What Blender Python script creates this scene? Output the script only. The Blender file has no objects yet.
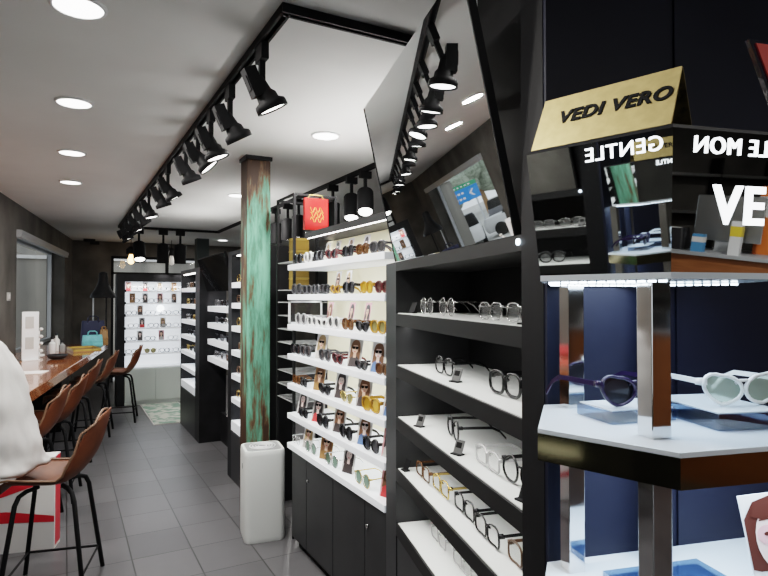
import bpy, math, random
from mathutils import Matrix, Vector
random.seed(4)
PI = math.pi
C = bpy.context.scene.collection
R = math.radians

# ------------------------------------------------------------------ materials
def mat(name, col, rough=.5, metal=0., emit=None, es=0., trans=0., ior=1.45, alpha=1., spec=.5, coat=0.):
    m = bpy.data.materials.new(name); m.use_nodes = True
    b = m.node_tree.nodes['Principled BSDF']
    b.inputs['Base Color'].default_value = (*col, 1)
    b.inputs['Roughness'].default_value = rough
    b.inputs['Metallic'].default_value = metal
    b.inputs['IOR'].default_value = ior
    b.inputs['Specular IOR Level'].default_value = spec
    b.inputs['Transmission Weight'].default_value = trans
    b.inputs['Alpha'].default_value = alpha
    b.inputs['Coat Weight'].default_value = coat
    if emit:
        b.inputs['Emission Color'].default_value = (*emit, 1)
        b.inputs['Emission Strength'].default_value = es
    return m

def noisy(m, c1, c2, scale=4., detail=6., stretch=(1, 1, 1), bump=0., lo=.35, hi=.65, rough=None, coord='Object'):
    nt = m.node_tree; N = nt.nodes; L = nt.links; b = N['Principled BSDF']
    tc = N.new('ShaderNodeTexCoord'); mp = N.new('ShaderNodeMapping'); mp.inputs['Scale'].default_value = stretch
    no = N.new('ShaderNodeTexNoise'); no.inputs['Scale'].default_value = scale; no.inputs['Detail'].default_value = detail
    cr = N.new('ShaderNodeValToRGB')
    cr.color_ramp.elements[0].position = lo; cr.color_ramp.elements[0].color = (*c1, 1)
    cr.color_ramp.elements[1].position = hi; cr.color_ramp.elements[1].color = (*c2, 1)
    L.new(tc.outputs[coord], mp.inputs['Vector']); L.new(mp.outputs['Vector'], no.inputs['Vector'])
    L.new(no.outputs['Fac'], cr.inputs['Fac']); L.new(cr.outputs['Color'], b.inputs['Base Color'])
    if bump:
        bp = N.new('ShaderNodeBump'); bp.inputs['Strength'].default_value = bump; bp.inputs['Distance'].default_value = .01
        L.new(no.outputs['Fac'], bp.inputs['Height']); L.new(bp.outputs['Normal'], b.inputs['Normal'])
    if rough:
        mr = N.new('ShaderNodeMapRange'); mr.inputs['To Min'].default_value = rough[0]; mr.inputs['To Max'].default_value = rough[1]
        L.new(no.outputs['Fac'], mr.inputs['Value']); L.new(mr.outputs['Result'], b.inputs['Roughness'])
    return m

def pane_glass(name, tint=(1, 1, 1), tr=.92, f0=.04):
    m = bpy.data.materials.new(name); m.use_nodes = True; nt = m.node_tree; nt.nodes.clear()
    o = nt.nodes.new('ShaderNodeOutputMaterial'); mx = nt.nodes.new('ShaderNodeMixShader')
    t = nt.nodes.new('ShaderNodeBsdfTransparent'); t.inputs[0].default_value = (*[c * tr for c in tint], 1)
    g = nt.nodes.new('ShaderNodeBsdfGlossy'); g.inputs['Roughness'].default_value = .02
    f = nt.nodes.new('ShaderNodeLayerWeight'); f.inputs['Blend'].default_value = .5
    p = nt.nodes.new('ShaderNodeMath'); p.operation = 'POWER'; p.inputs[1].default_value = 5
    q = nt.nodes.new('ShaderNodeMath'); q.operation = 'MULTIPLY_ADD'; q.inputs[1].default_value = .8; q.inputs[2].default_value = f0
    nt.links.new(f.outputs['Facing'], p.inputs[0]); nt.links.new(p.outputs[0], q.inputs[0]); nt.links.new(q.outputs[0], mx.inputs[0])
    nt.links.new(t.outputs[0], mx.inputs[1]); nt.links.new(g.outputs[0], mx.inputs[2])
    nt.links.new(mx.outputs[0], o.inputs[0]); return m

def lens_mat(name, col, dens=.8):
    # tinted lens: part see-through, part gloss
    m = bpy.data.materials.new(name); m.use_nodes = True; nt = m.node_tree; nt.nodes.clear()
    o = nt.nodes.new('ShaderNodeOutputMaterial'); mx = nt.nodes.new('ShaderNodeMixShader'); mx.inputs[0].default_value = dens
    t = nt.nodes.new('ShaderNodeBsdfTransparent'); t.inputs[0].default_value = (*[min(1, c * 1.6 + .12) for c in col], 1)
    p = nt.nodes.new('ShaderNodeBsdfPrincipled'); p.inputs['Base Color'].default_value = (*col, 1); p.inputs['Roughness'].default_value = .08
    nt.links.new(t.outputs[0], mx.inputs[1]); nt.links.new(p.outputs[0], mx.inputs[2]); nt.links.new(mx.outputs[0], o.inputs[0])
    return m

M = {}
M['ceiling'] = noisy(mat('ceiling_paint', (.7, .7, .68), .8), (.70, .70, .68), (.76, .76, .74), 1.2)
M['plaster'] = noisy(mat('dark_plaster', (.06, .055, .05), .75), (.060, .056, .050), (.150, .140, .126), 2.2, 8, bump=.25, lo=.3, hi=.72)
M['black'] = noisy(mat('black_laminate', (.012, .012, .014), .45, spec=.25), (.010, .010, .011), (.017, .017, .019), 6)
M['blacksat'] = mat('black_satin', (.016, .016, .018), .45)
M['blackmatte'] = mat('black_powder_coat', (.010, .010, .011), .6, spec=.2)
M['charcoal'] = noisy(mat('charcoal_laminate', (.035, .036, .04), .42), (.019, .0195, .021), (.026, .027, .029), 5)
M['navywall'] = noisy(mat('black_wall_panel', (.012, .013, .02), .5, spec=.25), (.010, .011, .022), (.014, .016, .030), 3)
M['white'] = mat('white_laminate', (.82, .83, .84), .35)
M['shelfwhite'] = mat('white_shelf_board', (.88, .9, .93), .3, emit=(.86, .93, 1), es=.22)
M['dshelf'] = mat('white_shelf_inlay', (.78, .8, .78), .45)
M['cream'] = mat('lit_cream_panel', (.82, .75, .54), .5, emit=(1, .9, .62), es=.22)
M['litwhite'] = mat('lit_white_panel', (.85, .87, .9), .5, emit=(.9, .95, 1), es=.75)
M['offwhite'] = mat('pale_cabinet_paint', (.62, .67, .64), .4)
M['mirror'] = mat('silvered_mirror', (.86, .88, .88), .015, 1.)
M['darkmirror'] = mat('dark_mirror', (.25, .26, .27), .05, 1.)
M['chrome'] = mat('chrome', (.72, .72, .72), .07, 1.)
M['goldband'] = mat('polished_bronze_band', (.36, .32, .2), .08, 1.)
M['gold'] = noisy(mat('matt_gold_card', (.56, .43, .18), .5, .35), (.52, .40, .165), (.60, .47, .20), 60)
M['golddark'] = noisy(mat('gold_foil_back', (.25, .19, .08), .35, .6), (.06, .05, .03), (.4, .31, .13), 55)
M['ink'] = mat('black_ink', (.006, .006, .006), .7, spec=.2)
M['glow_white'] = mat('white_glow', (1, 1, 1), .5, emit=(.93, .97, 1), es=5)  # also stands in for the reflected sign and the table mirror's bright reflection
M['led'] = mat('cool_led', (1, 1, 1), .5, emit=(.72, .87, 1), es=14)
M['ledwarm'] = mat('neutral_led', (1, 1, 1), .5, emit=(1, .97, .92), es=8)
M['down'] = mat('downlight_diffuser', (1, 1, 1), .5, emit=(1, .98, .95), es=9)
M['tierwhite'] = mat('white_acrylic_top', (.8, .87, .93), .18, coat=.3)

M['red'] = mat('red_acrylic', (.62, .035, .02), .3)
M['redgift'] = noisy(mat('red_gift_bag', (.5, .012, .012), .45, spec=.3), (.45, .01, .01), (.58, .02, .015), 8)
M['goldink'] = mat('gold_print', (.75, .45, .12), .4, .3)
M['brown'] = noisy(mat('brown_stool_shell', (.1, .03, .012), .5, spec=.3), (.075, .022, .009), (.13, .042, .018), 9)
M['seatrim'] = mat('worn_shell_rim', (.16, .09, .055), .5)
M['wood'] = noisy(mat('varnished_red_wood', (.25, .08, .03), .13, coat=.6), (.17, .05, .02), (.36, .13, .05), 3, 8, (1.2, 9, 1), .04)
M['woodplain'] = noisy(mat('brown_counter_wood', (.3, .12, .045), .35), (.24, .09, .035), (.36, .15, .06), 3, 8, (1, 1, 8))
M['steel'] = mat('brushed_steel', (.55, .56, .56), .3, 1.)
M['purifier'] = mat('white_purifier_plastic', (.72, .74, .72), .4)
M['grey'] = mat('grey_plastic', (.3, .31, .31), .5)
M['bag'] = noisy(mat('white_bag_film', (.5, .49, .48), .5), (.46, .45, .44), (.58, .57, .56), 3, 5, bump=.6)
M['paperwhite'] = mat('white_paper', (.78, .76, .74), .5)
M['bagred'] = mat('red_bag_print', (.6, .02, .035), .4)
M['teal'] = noisy(mat('teal_leather', (.16, .52, .56), .45), (.13, .45, .5), (.2, .6, .63), 14)
M['navy'] = mat('navy_canvas', (.02, .025, .06), .7)
M['tan'] = mat('tan_leather', (.3, .16, .06), .5)
M['kraft'] = noisy(mat('gold_carton', (.45, .3, .07), .45, .2), (.4, .26, .06), (.5, .35, .09), 12)
M['grout_mat'] = noisy(mat('green_mat', (.3, .36, .3), .9), (.42, .43, .38), (.16, .25, .2), 7, 3, lo=.45, hi=.55)
M['kraftdark'] = mat('dark_gold_carton', (.26, .16, .03), .5)
M['bulb'] = mat('warm_bulb', (1, .7, .35), .4, emit=(1, .58, .22), es=9)
M['bulbclear'] = mat('clear_bulb', (.75, .75, .72), .2, emit=(1, .9, .8), es=.3)
M['alu'] = mat('aluminium', (.5, .52, .54), .45, .4)
M['orange'] = mat('orange_box', (.75, .2, .04), .5)
M['yellow'] = mat('yellow_box', (.8, .6, .06), .5)
M['blue'] = mat('blue_box', (.1, .32, .6), .5)
M['signblue'] = mat('road_sign_blue', (.02, .16, .5), .5, emit=(.02, .16, .5), es=.5)
M['signgreen'] = mat('road_sign_green', (.03, .3, .14), .5)
M['window'] = pane_glass('window_glass')
M['acrylic'] = pane_glass('clear_acrylic', (.66, .80, 1), .80, .22)
M['conc'] = noisy(mat('pale_pavement', (.5, .49, .46), .9), (.44, .43, .40), (.56, .55, .52), .5)
M['facade'] = noisy(mat('beige_facade', (.36, .33, .29), .9), (.25, .235, .21), (.42, .39, .34), 1., 3, (1.6, 1.6, .12), lo=.4, hi=.6)
M['leaf'] = noisy(mat('foliage', (.10, .16, .07), .9), (.16, .19, .14), (.34, .38, .30), 4)
M['carwhite'] = mat('white_car_paint', (.7, .7, .7), .3)
M['carred'] = mat('dark_car_paint', (.1, .1, .11), .3)
M['skin'] = mat('print_skin', (.75, .5, .38), .5)
M['skinpale'] = mat('print_pale_skin', (.9, .72, .66), .5)
M['hairbrown'] = mat('print_brown_hair', (.18, .085, .045), .5)
M['hairblond'] = mat('print_fair_hair', (.42, .28, .14), .5)
M['hairblack'] = mat('print_black_hair', (.05, .04, .04), .5)
M['hairred'] = mat('print_auburn_hair', (.085, .018, .010), .6)
M['pgrey'] = mat('print_grey', (.5, .48, .46), .5)
M['ppale'] = mat('print_pale', (.8, .78, .76), .5)
M['pred'] = mat('print_red', (.6, .05, .05), .5)
M['pblue'] = mat('print_blue', (.1, .17, .35), .5)
M['ppink'] = mat('print_pink', (.8, .38, .4), .5)
M['taggrey'] = mat('tag_grey', (.11, .11, .11), .5)
M['dcab'] = mat('cabinet_black', (.013, .013, .0135), .5, spec=.3)
M['screen'] = mat('dark_reflection_face', (.012, .013, .014), .12)  # dark reflection of the small framed mirror, set as base colour
M['shelfblackin'] = mat('black_interior', (.008, .008, .009), .55, spec=.2)

def floor_mat():
    m = mat('grey_floor_tiles', (.1, .1, .1), .3); nt = m.node_tree; N = nt.nodes; L = nt.links; b = N['Principled BSDF']
    tc = N.new('ShaderNodeTexCoord'); mp = N.new('ShaderNodeMapping'); mp.inputs['Location'].default_value = (-.020, .02, 0)
    br = N.new('ShaderNodeTexBrick'); br.offset = 0; br.squash = 1
    br.inputs['Scale'].default_value = 1; br.inputs['Brick Width'].default_value = .37; br.inputs['Row Height'].default_value = .41
    br.inputs['Mortar Size'].default_value = .005; br.inputs['Mortar Smooth'].default_value = .2
    br.inputs['Color1'].default_value = (.084, .083, .087, 1); br.inputs['Color2'].default_value = (.116, .114, .119, 1)
    br.inputs['Mortar'].default_value = (.03, .029, .029, 1)
    no = N.new('ShaderNodeTexNoise'); no.inputs['Scale'].default_value = 9; no.inputs['Detail'].default_value = 7
    mx = N.new('ShaderNodeMix'); mx.data_type = 'RGBA'; mx.blend_type = 'MULTIPLY'; mx.inputs[0].default_value = .5
    cr = N.new('ShaderNodeValToRGB'); cr.color_ramp.elements[0].color = (.6, .6, .6, 1); cr.color_ramp.elements[1].color = (1.15, 1.15, 1.15, 1)
    L.new(tc.outputs['Object'], mp.inputs['Vector']); L.new(mp.outputs[0], br.inputs['Vector']); L.new(tc.outputs['Object'], no.inputs['Vector'])
    L.new(no.outputs['Fac'], cr.inputs['Fac']); L.new(br.outputs['Color'], mx.inputs[6]); L.new(cr.outputs['Color'], mx.inputs[7])
    L.new(mx.outputs[2], b.inputs['Base Color'])
    mr = N.new('ShaderNodeMapRange'); mr.inputs['To Min'].default_value = .28; mr.inputs['To Max'].default_value = .38
    L.new(no.outputs['Fac'], mr.inputs['Value']); L.new(mr.outputs[0], b.inputs['Roughness'])
    bp = N.new('ShaderNodeBump'); bp.inputs['Strength'].default_value = .25; bp.inputs['Distance'].default_value = .002; bp.invert = True
    L.new(br.outputs['Fac'], bp.inputs['Height']); L.new(bp.outputs[0], b.inputs['Normal'])
    return m
M['floor'] = floor_mat()

def pole_mat():
    m = mat('peeling_green_paint', (.2, .4, .3), .6); nt = m.node_tree; N = nt.nodes; L = nt.links; b = N['Principled BSDF']
    tc = N.new('ShaderNodeTexCoord'); mp = N.new('ShaderNodeMapping'); mp.inputs['Scale'].default_value = (11, 11, 1.6)
    n1 = N.new('ShaderNodeTexNoise'); n1.inputs['Scale'].default_value = 1.6; n1.inputs['Detail'].default_value = 9; n1.inputs['Roughness'].default_value = .65
    cr = N.new('ShaderNodeValToRGB'); e = cr.color_ramp.elements
    e[0].position = .36; e[0].color = (.05, .025, .014, 1); e[1].position = .66; e[1].color = (.22, .52, .37, 1)
    x = e.new(.42); x.color = (.13, .07, .035, 1); x = e.new(.5); x.color = (.10, .27, .18, 1); x = e.new(.58); x.color = (.17, .43, .30, 1)
    # rust takes over at the head and towards the foot of the post
    sep = N.new('ShaderNodeSeparateXYZ'); rz = N.new('ShaderNodeValToRGB'); f = rz.color_ramp.elements
    f[0].position = 0; f[0].color = (.33, .33, .33, 1); f[1].position = 1; f[1].color = (.22, .22, .22, 1)
    for p, v in ((.2, .37), (.35, .49), (.55, .55), (.78, .53), (.9, .40), (.96, .28)):
        q = f.new(p); q.color = (v, v, v, 1)
    dv = N.new('ShaderNodeMath'); dv.operation = 'DIVIDE'; dv.inputs[1].default_value = 2.8
    ad = N.new('ShaderNodeMath'); ad.operation = 'ADD'; sb = N.new('ShaderNodeMath'); sb.operation = 'SUBTRACT'; sb.inputs[1].default_value = .47
    L.new(tc.outputs['Object'], mp.inputs[0]); L.new(mp.outputs[0], n1.inputs['Vector']); L.new(tc.outputs['Object'], sep.inputs[0])
    L.new(sep.outputs['Z'], dv.inputs[0]); L.new(dv.outputs[0], rz.inputs['Fac']); L.new(rz.outputs['Color'], sb.inputs[0])
    L.new(sb.outputs[0], ad.inputs[0]); L.new(n1.outputs['Fac'], ad.inputs[1]); L.new(ad.outputs[0], cr.inputs['Fac'])
    ge = N.new('ShaderNodeSeparateXYZ'); L.new(tc.outputs['Normal'], ge.inputs[0])      # the aisle-side face has lost most of its paint
    lt = N.new('ShaderNodeMath'); lt.operation = 'LESS_THAN'; lt.inputs[1].default_value = -.6; L.new(ge.outputs['X'], lt.inputs[0])
    ma = N.new('ShaderNodeMath'); ma.operation = 'MULTIPLY_ADD'; ma.inputs[1].default_value = -.14; L.new(lt.outputs[0], ma.inputs[0]); L.new(ad.outputs[0], ma.inputs[2]); L.new(ma.outputs[0], cr.inputs['Fac'])
    L.new(cr.outputs['Color'], b.inputs['Base Color'])
    bp = N.new('ShaderNodeBump'); bp.inputs['Strength'].default_value = .4; bp.inputs['Distance'].default_value = .01
    L.new(n1.outputs['Fac'], bp.inputs['Height']); L.new(bp.outputs[0], b.inputs['Normal'])
    return m
M['pole'] = pole_mat()

# ------------------------------------------------------------------ mesh helpers
class MB:
    def __init__(s): s.v = []; s.f = []; s.m = []
    def _add(s, vs, fs, mi=0):
        o = len(s.v); s.v += [tuple(p) for p in vs]; s.f += [tuple(o + i for i in f) for f in fs]; s.m += [mi] * len(fs); return s
    def box(s, x0, x1, y0, y1, z0, z1, mi=0, T=None):
        vs = [Vector((x, y, z)) for z in (z0, z1) for y in (y0, y1) for x in (x0, x1)]
        if T: vs = [T @ p for p in vs]
        return s._add(vs, [(0, 2, 3, 1), (4, 5, 7, 6), (0, 1, 5, 4), (2, 6, 7, 3), (0, 4, 6, 2), (1, 3, 7, 5)], mi)
    def prism(s, poly, z0, z1, mi=0, poly2=None, T=None):
        n = len(poly); p2 = poly2 or poly
        vs = [Vector((x, y, z0)) for x, y in poly] + [Vector((x, y, z1)) for x, y in p2]
        if T: vs = [T @ p for p in vs]
        return s._add(vs, [tuple(range(n - 1, -1, -1)), tuple(range(n, 2 * n))] + [(i, (i + 1) % n, n + (i + 1) % n, n + i) for i in range(n)], mi)
    def rings(s, rs, mi=0, caps=True, closed=True):
        n = len(rs[0]); vs = [p for r in rs for p in r]; fs = []
        for k in range(len(rs) - 1):
            for i in range(n if closed else n - 1):
                j = (i + 1) % n; fs.append((k * n + i, k * n + j, (k + 1) * n + j, (k + 1) * n + i))
        if caps: fs += [tuple(range(n - 1, -1, -1)), tuple((len(rs) - 1) * n + i for i in range(n))]
        return s._add(vs, fs, mi)
    def cyl(s, p0, p1, r0, r1=None, n=16, mi=0):
        return s.tube([p0, p1], [r0, r0 if r1 is None else r1], n, mi)
    def tube(s, pts, r, n=8, mi=0, closed=False):
        pts = [Vector(p) for p in pts]; k = len(pts); rs = []; up = None
        rad = r if isinstance(r, (list, tuple)) else [r] * k
        for i, p in enumerate(pts):
            a = pts[(i - 1) % k] if (i > 0 or closed) else p; b = pts[(i + 1) % k] if (i < k - 1 or closed) else p
            t = (b - a).normalized()
            if up is None: up = Vector((0, 0, 1)) if abs(t.z) < .9 else Vector((1, 0, 0))
            x = t.cross(up)
            if x.length < 1e-5: x = t.orthogonal()
            x.normalize(); y = x.cross(t).normalized(); up = y
            rs.append([p + (x * math.cos(2 * PI * q / n) + y * math.sin(2 * PI * q / n)) * rad[i] for q in range(n)])
        if closed: rs.append(rs[0]); return s.rings(rs, mi, caps=False)
        return s.rings(rs, mi)
    def lathe(s, prof, c=(0, 0, 0), n=24, mi=0, caps=True):
        c = Vector(c)
        return s.rings([[c + Vector((r * math.cos(2 * PI * q / n), r * math.sin(2 * PI * q / n), z)) for q in range(n)] for r, z in prof], mi, caps)
    def ball(s, c, rx, ry, rz, n=12, mi=0):
        return s.lathe2(c, rx, ry, rz, n, mi)
    def lathe2(s, c, rx, ry, rz, n, mi):
        c = Vector(c); k = max(4, n // 2)
        return s.rings([[c + Vector((rx * math.cos(2 * PI * q / n) * math.sin(PI * (j + .02) / (k + .04)), ry * math.sin(2 * PI * q / n) * math.sin(PI * (j + .02) / (k + .04)), -rz * math.cos(PI * (j + .02) / (k + .04)))) for q in range(n)] for j in range(k + 1)], mi)
    def poly(s, pts, mi=0): return s._add(pts, [tuple(range(len(pts)))], mi)
    def mesh(s, name, mats, smooth=False):
        me = bpy.data.meshes.new(name); me.from_pydata([tuple(p) for p in s.v], [], s.f)
        for m in (mats if isinstance(mats, (list, tuple)) else [mats]): me.materials.append(m)
        for p, i in zip(me.polygons, s.m): p.material_index = i; p.use_smooth = smooth
        me.update(); return me
    def build(s, name, mats, parent=None, smooth=False, bevel=0., loc=None, rot=None, auto=None):
        me = s.mesh(name, mats, smooth)
        if auto is not None and smooth: me.set_sharp_from_angle(angle=R(auto))
        o = bpy.data.objects.new(name, me); C.objects.link(o); o.parent = parent
        if loc: o.location = loc
        if rot: o.rotation_euler = rot
        if bevel:
            b = o.modifiers.new('edge', 'BEVEL'); b.width = bevel; b.segments = 2; b.limit_method = 'ANGLE'
        return o

def tag(o, label, cat, group=None):
    if len(label.replace('-', ' ').split()) > 16: print('LONG', label)
    o['label'] = label; o['category'] = cat
    if group: o['group'] = group
    return o
def thing(name, label, cat, loc=(0, 0, 0), rz=0., group=None):
    o = bpy.data.objects.new(name, None); C.objects.link(o); o.empty_display_size = .1
    o.location = loc; o.rotation_euler = (0, 0, rz); return tag(o, label, cat, group)
def struct(o): o['kind'] = 'structure'; return o
def basis(origin, x, y):
    x = Vector(x).normalized(); y = Vector(y); y = (y - x * y.dot(x)).normalized(); z = x.cross(y)
    return Matrix(((x.x, y.x, z.x, origin[0]), (x.y, y.y, z.y, origin[1]), (x.z, y.z, z.z, origin[2]), (0, 0, 0, 1)))
def toworld(p, o, rz):
    c, s = math.cos(rz), math.sin(rz)
    return (o[0] + p[0] * c - p[1] * s, o[1] + p[0] * s + p[1] * c, p[2] + (o[2] if len(o) > 2 else 0))
def text(name, body, size, m, parent, mtx, extrude=.0008, shear=0., offset=0., spacing=1., align='LEFT'):
    cu = bpy.data.curves.new(name, 'FONT'); cu.body = body; cu.size = size; cu.extrude = extrude; cu.shear = shear
    cu.offset = offset; cu.space_character = spacing; cu.align_x = align; cu.resolution_u = 4
    t = bpy.data.objects.new(name, cu); C.objects.link(t); dg = bpy.context.evaluated_depsgraph_get()
    me = bpy.data.meshes.new_from_object(t.evaluated_get(dg)); bpy.data.objects.remove(t)
    me.materials.clear(); me.materials.append(m)
    o = bpy.data.objects.new(name, me); C.objects.link(o); o.parent = parent; o.matrix_local = mtx; return o
ORD = ['first', 'second', 'third', 'fourth', 'fifth', 'sixth', 'seventh', 'eighth', 'ninth', 'tenth', 'eleventh', 'twelfth', 'thirteenth', 'fourteenth']

# ------------------------------------------------------------------ camera
cam = bpy.data.cameras.new('camera'); cam.sensor_width = 36; cam.lens = 36 * 577 / 768; cam.clip_start = .02; cam.clip_end = 300
co = bpy.data.objects.new('camera', cam); C.objects.link(co); co.location = (0, 0, 1.7)
co.rotation_euler = (R(90 + .894), 0, R(-28.9)); bpy.context.scene.camera = co

# ------------------------------------------------------------------ room shell
CH = 2.8
def wl(Y): return -.6 + (Y - 7.28) * .134          # inner face of the slanted street wall
YB, YF, XR = 12.65, -5.2, 5.2
struct(MB().box(-3.2, XR + .3, YF - .3, YB + .3, -.1, 0).build('floor', M['floor']))
struct(MB().box(-3.2, XR + .3, YF - .3, YB + .3, CH, CH + .1).build('ceiling', M['ceiling']))
LW, LR = (-.6, 7.28, 0), math.atan2(.9911, .1328)   # local x runs along the wall, local y points outdoors
lw = MB(); a0, a1, zs, zt = .72, 4.41, .95, 2.49
lw.box(-12.7, a0, 0, .28, 0, CH); lw.box(a1, 5.7, 0, .28, 0, CH); lw.box(a0, a1, 0, .28, 0, zs); lw.box(a0, a1, 0, .28, zt, CH)
struct(lw.build('wall_left', M['plaster'], None, loc=LW, rot=(0, 0, LR)))
w1 = struct(MB().box(a0, a1, .2, .26, zs, zs + .05).box(a0, a1, .2, .26, zt - .05, zt).box(a0, a0 + .05, .2, .26, zs, zt).box(a1 - .05, a1, .2, .26, zs, zt)
            .build('window_1', M['alu'], None, loc=LW, rot=(0, 0, LR)))
MB().poly([(a0 + .05, .23, zs + .05), (a1 - .05, .23, zs + .05), (a1 - .05, .23, zt - .05), (a0 + .05, .23, zt - .05)]).build('pane', M['window'], w1)
MB().box(a0 - .02, a1 + .02, -.05, .02, zt - .09, zt + .0).box(a0 - .02, a1 + .02, -.06, -.05, zt - .05, zt - .01).build('blind_cassette', M['alu'], w1)
# end wall with glazed entrance
g0, g1, gz = .79, 2.9, 2.52
struct(MB().box(-.3, g0, YB, YB + .25, 0, CH).box(g1, XR + .3, YB, YB + .25, 0, CH).box(g0, g1, YB, YB + .25, gz, CH).build('wall_back', M['plaster']))
w2 = struct(MB().box(g0, g0 + .05, YB + .05, YB + .12, 0, gz).box(g1 - .05, g1, YB + .05, YB + .12, 0, gz).box(g0, g1, YB + .05, YB + .12, gz - .05, gz)
            .box(g0, g1, YB + .05, YB + .12, 2.16, 2.2).box(1.82, 1.88, YB + .05, YB + .12, 0, gz).build('door_1', M['blackmatte']))
MB().poly([(g0 + .05, YB + .08, .02), (g1 - .05, YB + .08, .02), (g1 - .05, YB + .08, gz - .05), (g0 + .05, YB + .08, gz - .05)]).build('pane', M['window'], w2)
struct(MB().box(XR, XR + .2, YF, YB + .2, 0, CH).build('wall_right', M['plaster']))
# shop front behind the viewer, unseen; its window is added to let daylight in
struct(MB().box(-3, -1.6, YF - .2, YF, 0, CH).box(4.8, XR + .2, YF - .2, YF, 0, CH).box(1.4, 4.8, YF - .2, YF, 0, CH).box(-1.6, 1.4, YF - .2, YF, 2.55, CH).box(-1.6, 1.4, YF - .2, YF, 0, .25).build('wall_front', M['plaster']))
w3 = struct(MB().box(-1.6, 1.4, YF - .12, YF - .05, .25, .3).box(-1.6, 1.4, YF - .12, YF - .05, 2.5, 2.55).build('window_added', M['blackmatte']))
MB().poly([(-1.6, YF - .09, .3), (1.4, YF - .09, .3), (1.4, YF - .09, 2.5), (-1.6, YF - .09, 2.5)]).build('pane', M['window'], w3)

# ------------------------------------------------------------------ lamps helper
def lamp(kind, name, loc, power, aim=None, parent=None, **k):
    l = bpy.data.lights.new(name, kind); l.energy = power
    for a, v in k.items(): setattr(l, a, v)
    o = bpy.data.objects.new(name, l); C.objects.link(o); o.location = loc
    if aim is not None: o.rotation_euler = Vector(aim).to_track_quat('-Z', 'Y').to_euler()
    o['kind'] = 'structure'
    return o

# recessed downlights
def downlight(x, y, label, p=26):
    t = thing('downlight', label, 'ceiling light', (x, y, CH), 0, 'recessed downlights'); t.scale = (.87, .87, 1)
    MB().lathe([(.115, 0), (.115, -.006), (.1, -.012), (.098, -.004), (.098, 0)], n=32, caps=False).build('trim_ring', M['white'], t, True)
    MB().lathe([(.098, -.003), (.098, -.008), (.09, -.010)], n=32).build('diffuser', M['down'], t)
    lamp('AREA', 'downlight_glow', (x, y, CH - .02), p, (0, 0, -1), shape='DISK', size=.19, color=(1, .97, .93))
for i, y in enumerate((2.45, 3.68, 4.97, 6.25)):
    downlight(.035, y, f'round recessed downlight, {ORD[i]} of the row above the bar walkway counted from nearest')
downlight(1.54, 3.61, 'round recessed downlight between the long rail and the rail behind the sunglasses wall')
downlight(1.61, 6.2, 'round recessed downlight beside the head of the green pole')
downlight(2.65, 11.24, 'small far recessed downlight near the end wall')
for x, y, w in ((.03, 1.2, 'overhead of the shop entrance side of the row'), (1.5, -1.4, 'over the free floor before the shop front'), (3.2, -2.6, 'over the wooden cash counter'), (3.6, 6.0, 'in the rear bay behind the black shelf units'), (3.6, 9.2, 'in the far corner bay by the end wall')):
    downlight(x, y, 'round recessed downlight ' + w, 22)  # out-of-view fittings added past the visible rows for light and reflections

# ------------------------------------------------------------------ lighting rails
t = thing('lighting_track', 'black rectangular lighting rail fixed under the white ceiling', 'lighting rail', (0, 0, CH))
X0, X1, Y0, Y1 = .72, 2.22, 2.07, 9.75
for (xa, xb, ya, yb) in ((X0 - .02, X0 + .02, Y0, Y1), (X1 - .02, X1 + .02, Y0, Y1), (X0 - .02, X1 + .02, Y0 - .02, Y0 + .02), (X0 - .02, X1 + .02, Y1 - .02, Y1 + .02)):
    m = MB(); lx = xb - xa > yb - ya
    m.box(xa, xb, ya, yb, -.012, 0)
    if lx: m.box(xa, xb, ya, ya + .01, -.035, -.012).box(xa, xb, yb - .01, yb, -.035, -.012)
    else: m.box(xa, xa + .01, ya, yb, -.035, -.012).box(xb - .01, xb, ya, yb, -.035, -.012)
    m.build('rail', M['blackmatte'], t)

def spot_parts():
    P = {}
    P['adapter'] = (MB().box(-.016, .016, -.045, .045, -.07, .0).box(-.012, .012, -.012, .012, -.182, -.06).mesh('adapter', M['blackmatte']), None)
    P['driver_box'] = (MB().box(-.026, .026, -.03, .03, -.06, .06).box(-.03, .03, -.02, .02, -.03, .03).mesh('driver_box', M['blackmatte']), None)
    P['head'] = (MB().lathe([(.02, .12), (.026, .085), (.030, .06), (.043, .045), (.046, .022), (.066, .010), (.069, .0), (.069, -.022), (.062, -.022), (.060, -.012)], n=24, caps=True).mesh('head', M['blackmatte'], True), None)
    P['lens'] = (MB().lathe([(.059, -.0115), (.059, -.0155), (.03, -.018)], n=24).mesh('lens', M['ledwarm']), None)
    return P
SP = spot_parts()
def track_spot(x, y, aim, label, group, power=9, light=True):
    t = thing('track_spotlight', label, 'spotlight', (x, y, CH - .035), 0, group)
    ax = Vector(aim).normalized(); q = ax.to_track_quat('-Z', 'Y')
    base = Vector((0, 0, -.172))
    for k in ('adapter', 'driver_box', 'head', 'lens'):
        o = bpy.data.objects.new(k, SP[k][0]); C.objects.link(o); o.parent = t
        if k == 'driver_box': o.location = (-.036 if ax.x >= 0 else .036, 0, -.165); o.rotation_euler = (0, R(-24 if ax.x >= 0 else 24), 0)
        if k in ('head', 'lens'):
            o.location = base + ax * .085; o.rotation_euler = q.to_euler()
    if light:
        p = Vector((x, y, CH - .035)) + base + ax * .13
        lamp('SPOT', 'spot_beam', p, power, aim, spot_size=R(70), spot_blend=.7, shadow_soft_size=.05, color=(1, .97, .93))
LY = (2.372, 2.914, 3.349, 3.718, 4.13, 4.928, 5.381, 6.144, 6.877, 7.45, 8.05, 8.6, 9.1)
AIM = ((.45, .02, -.85), (.5, .1, -.85), (.35, -.05, -.9), (.65, -.15, -.75), (.42, .08, -.9), (.5, 0, -.85), (.35, .08, -.9), (.25, -.05, -.95), (.6, .05, -.8), (.4, -.02, -.9), (.5, .1, -.85), (.3, 0, -.9), (.55, 0, -.8))
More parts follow.
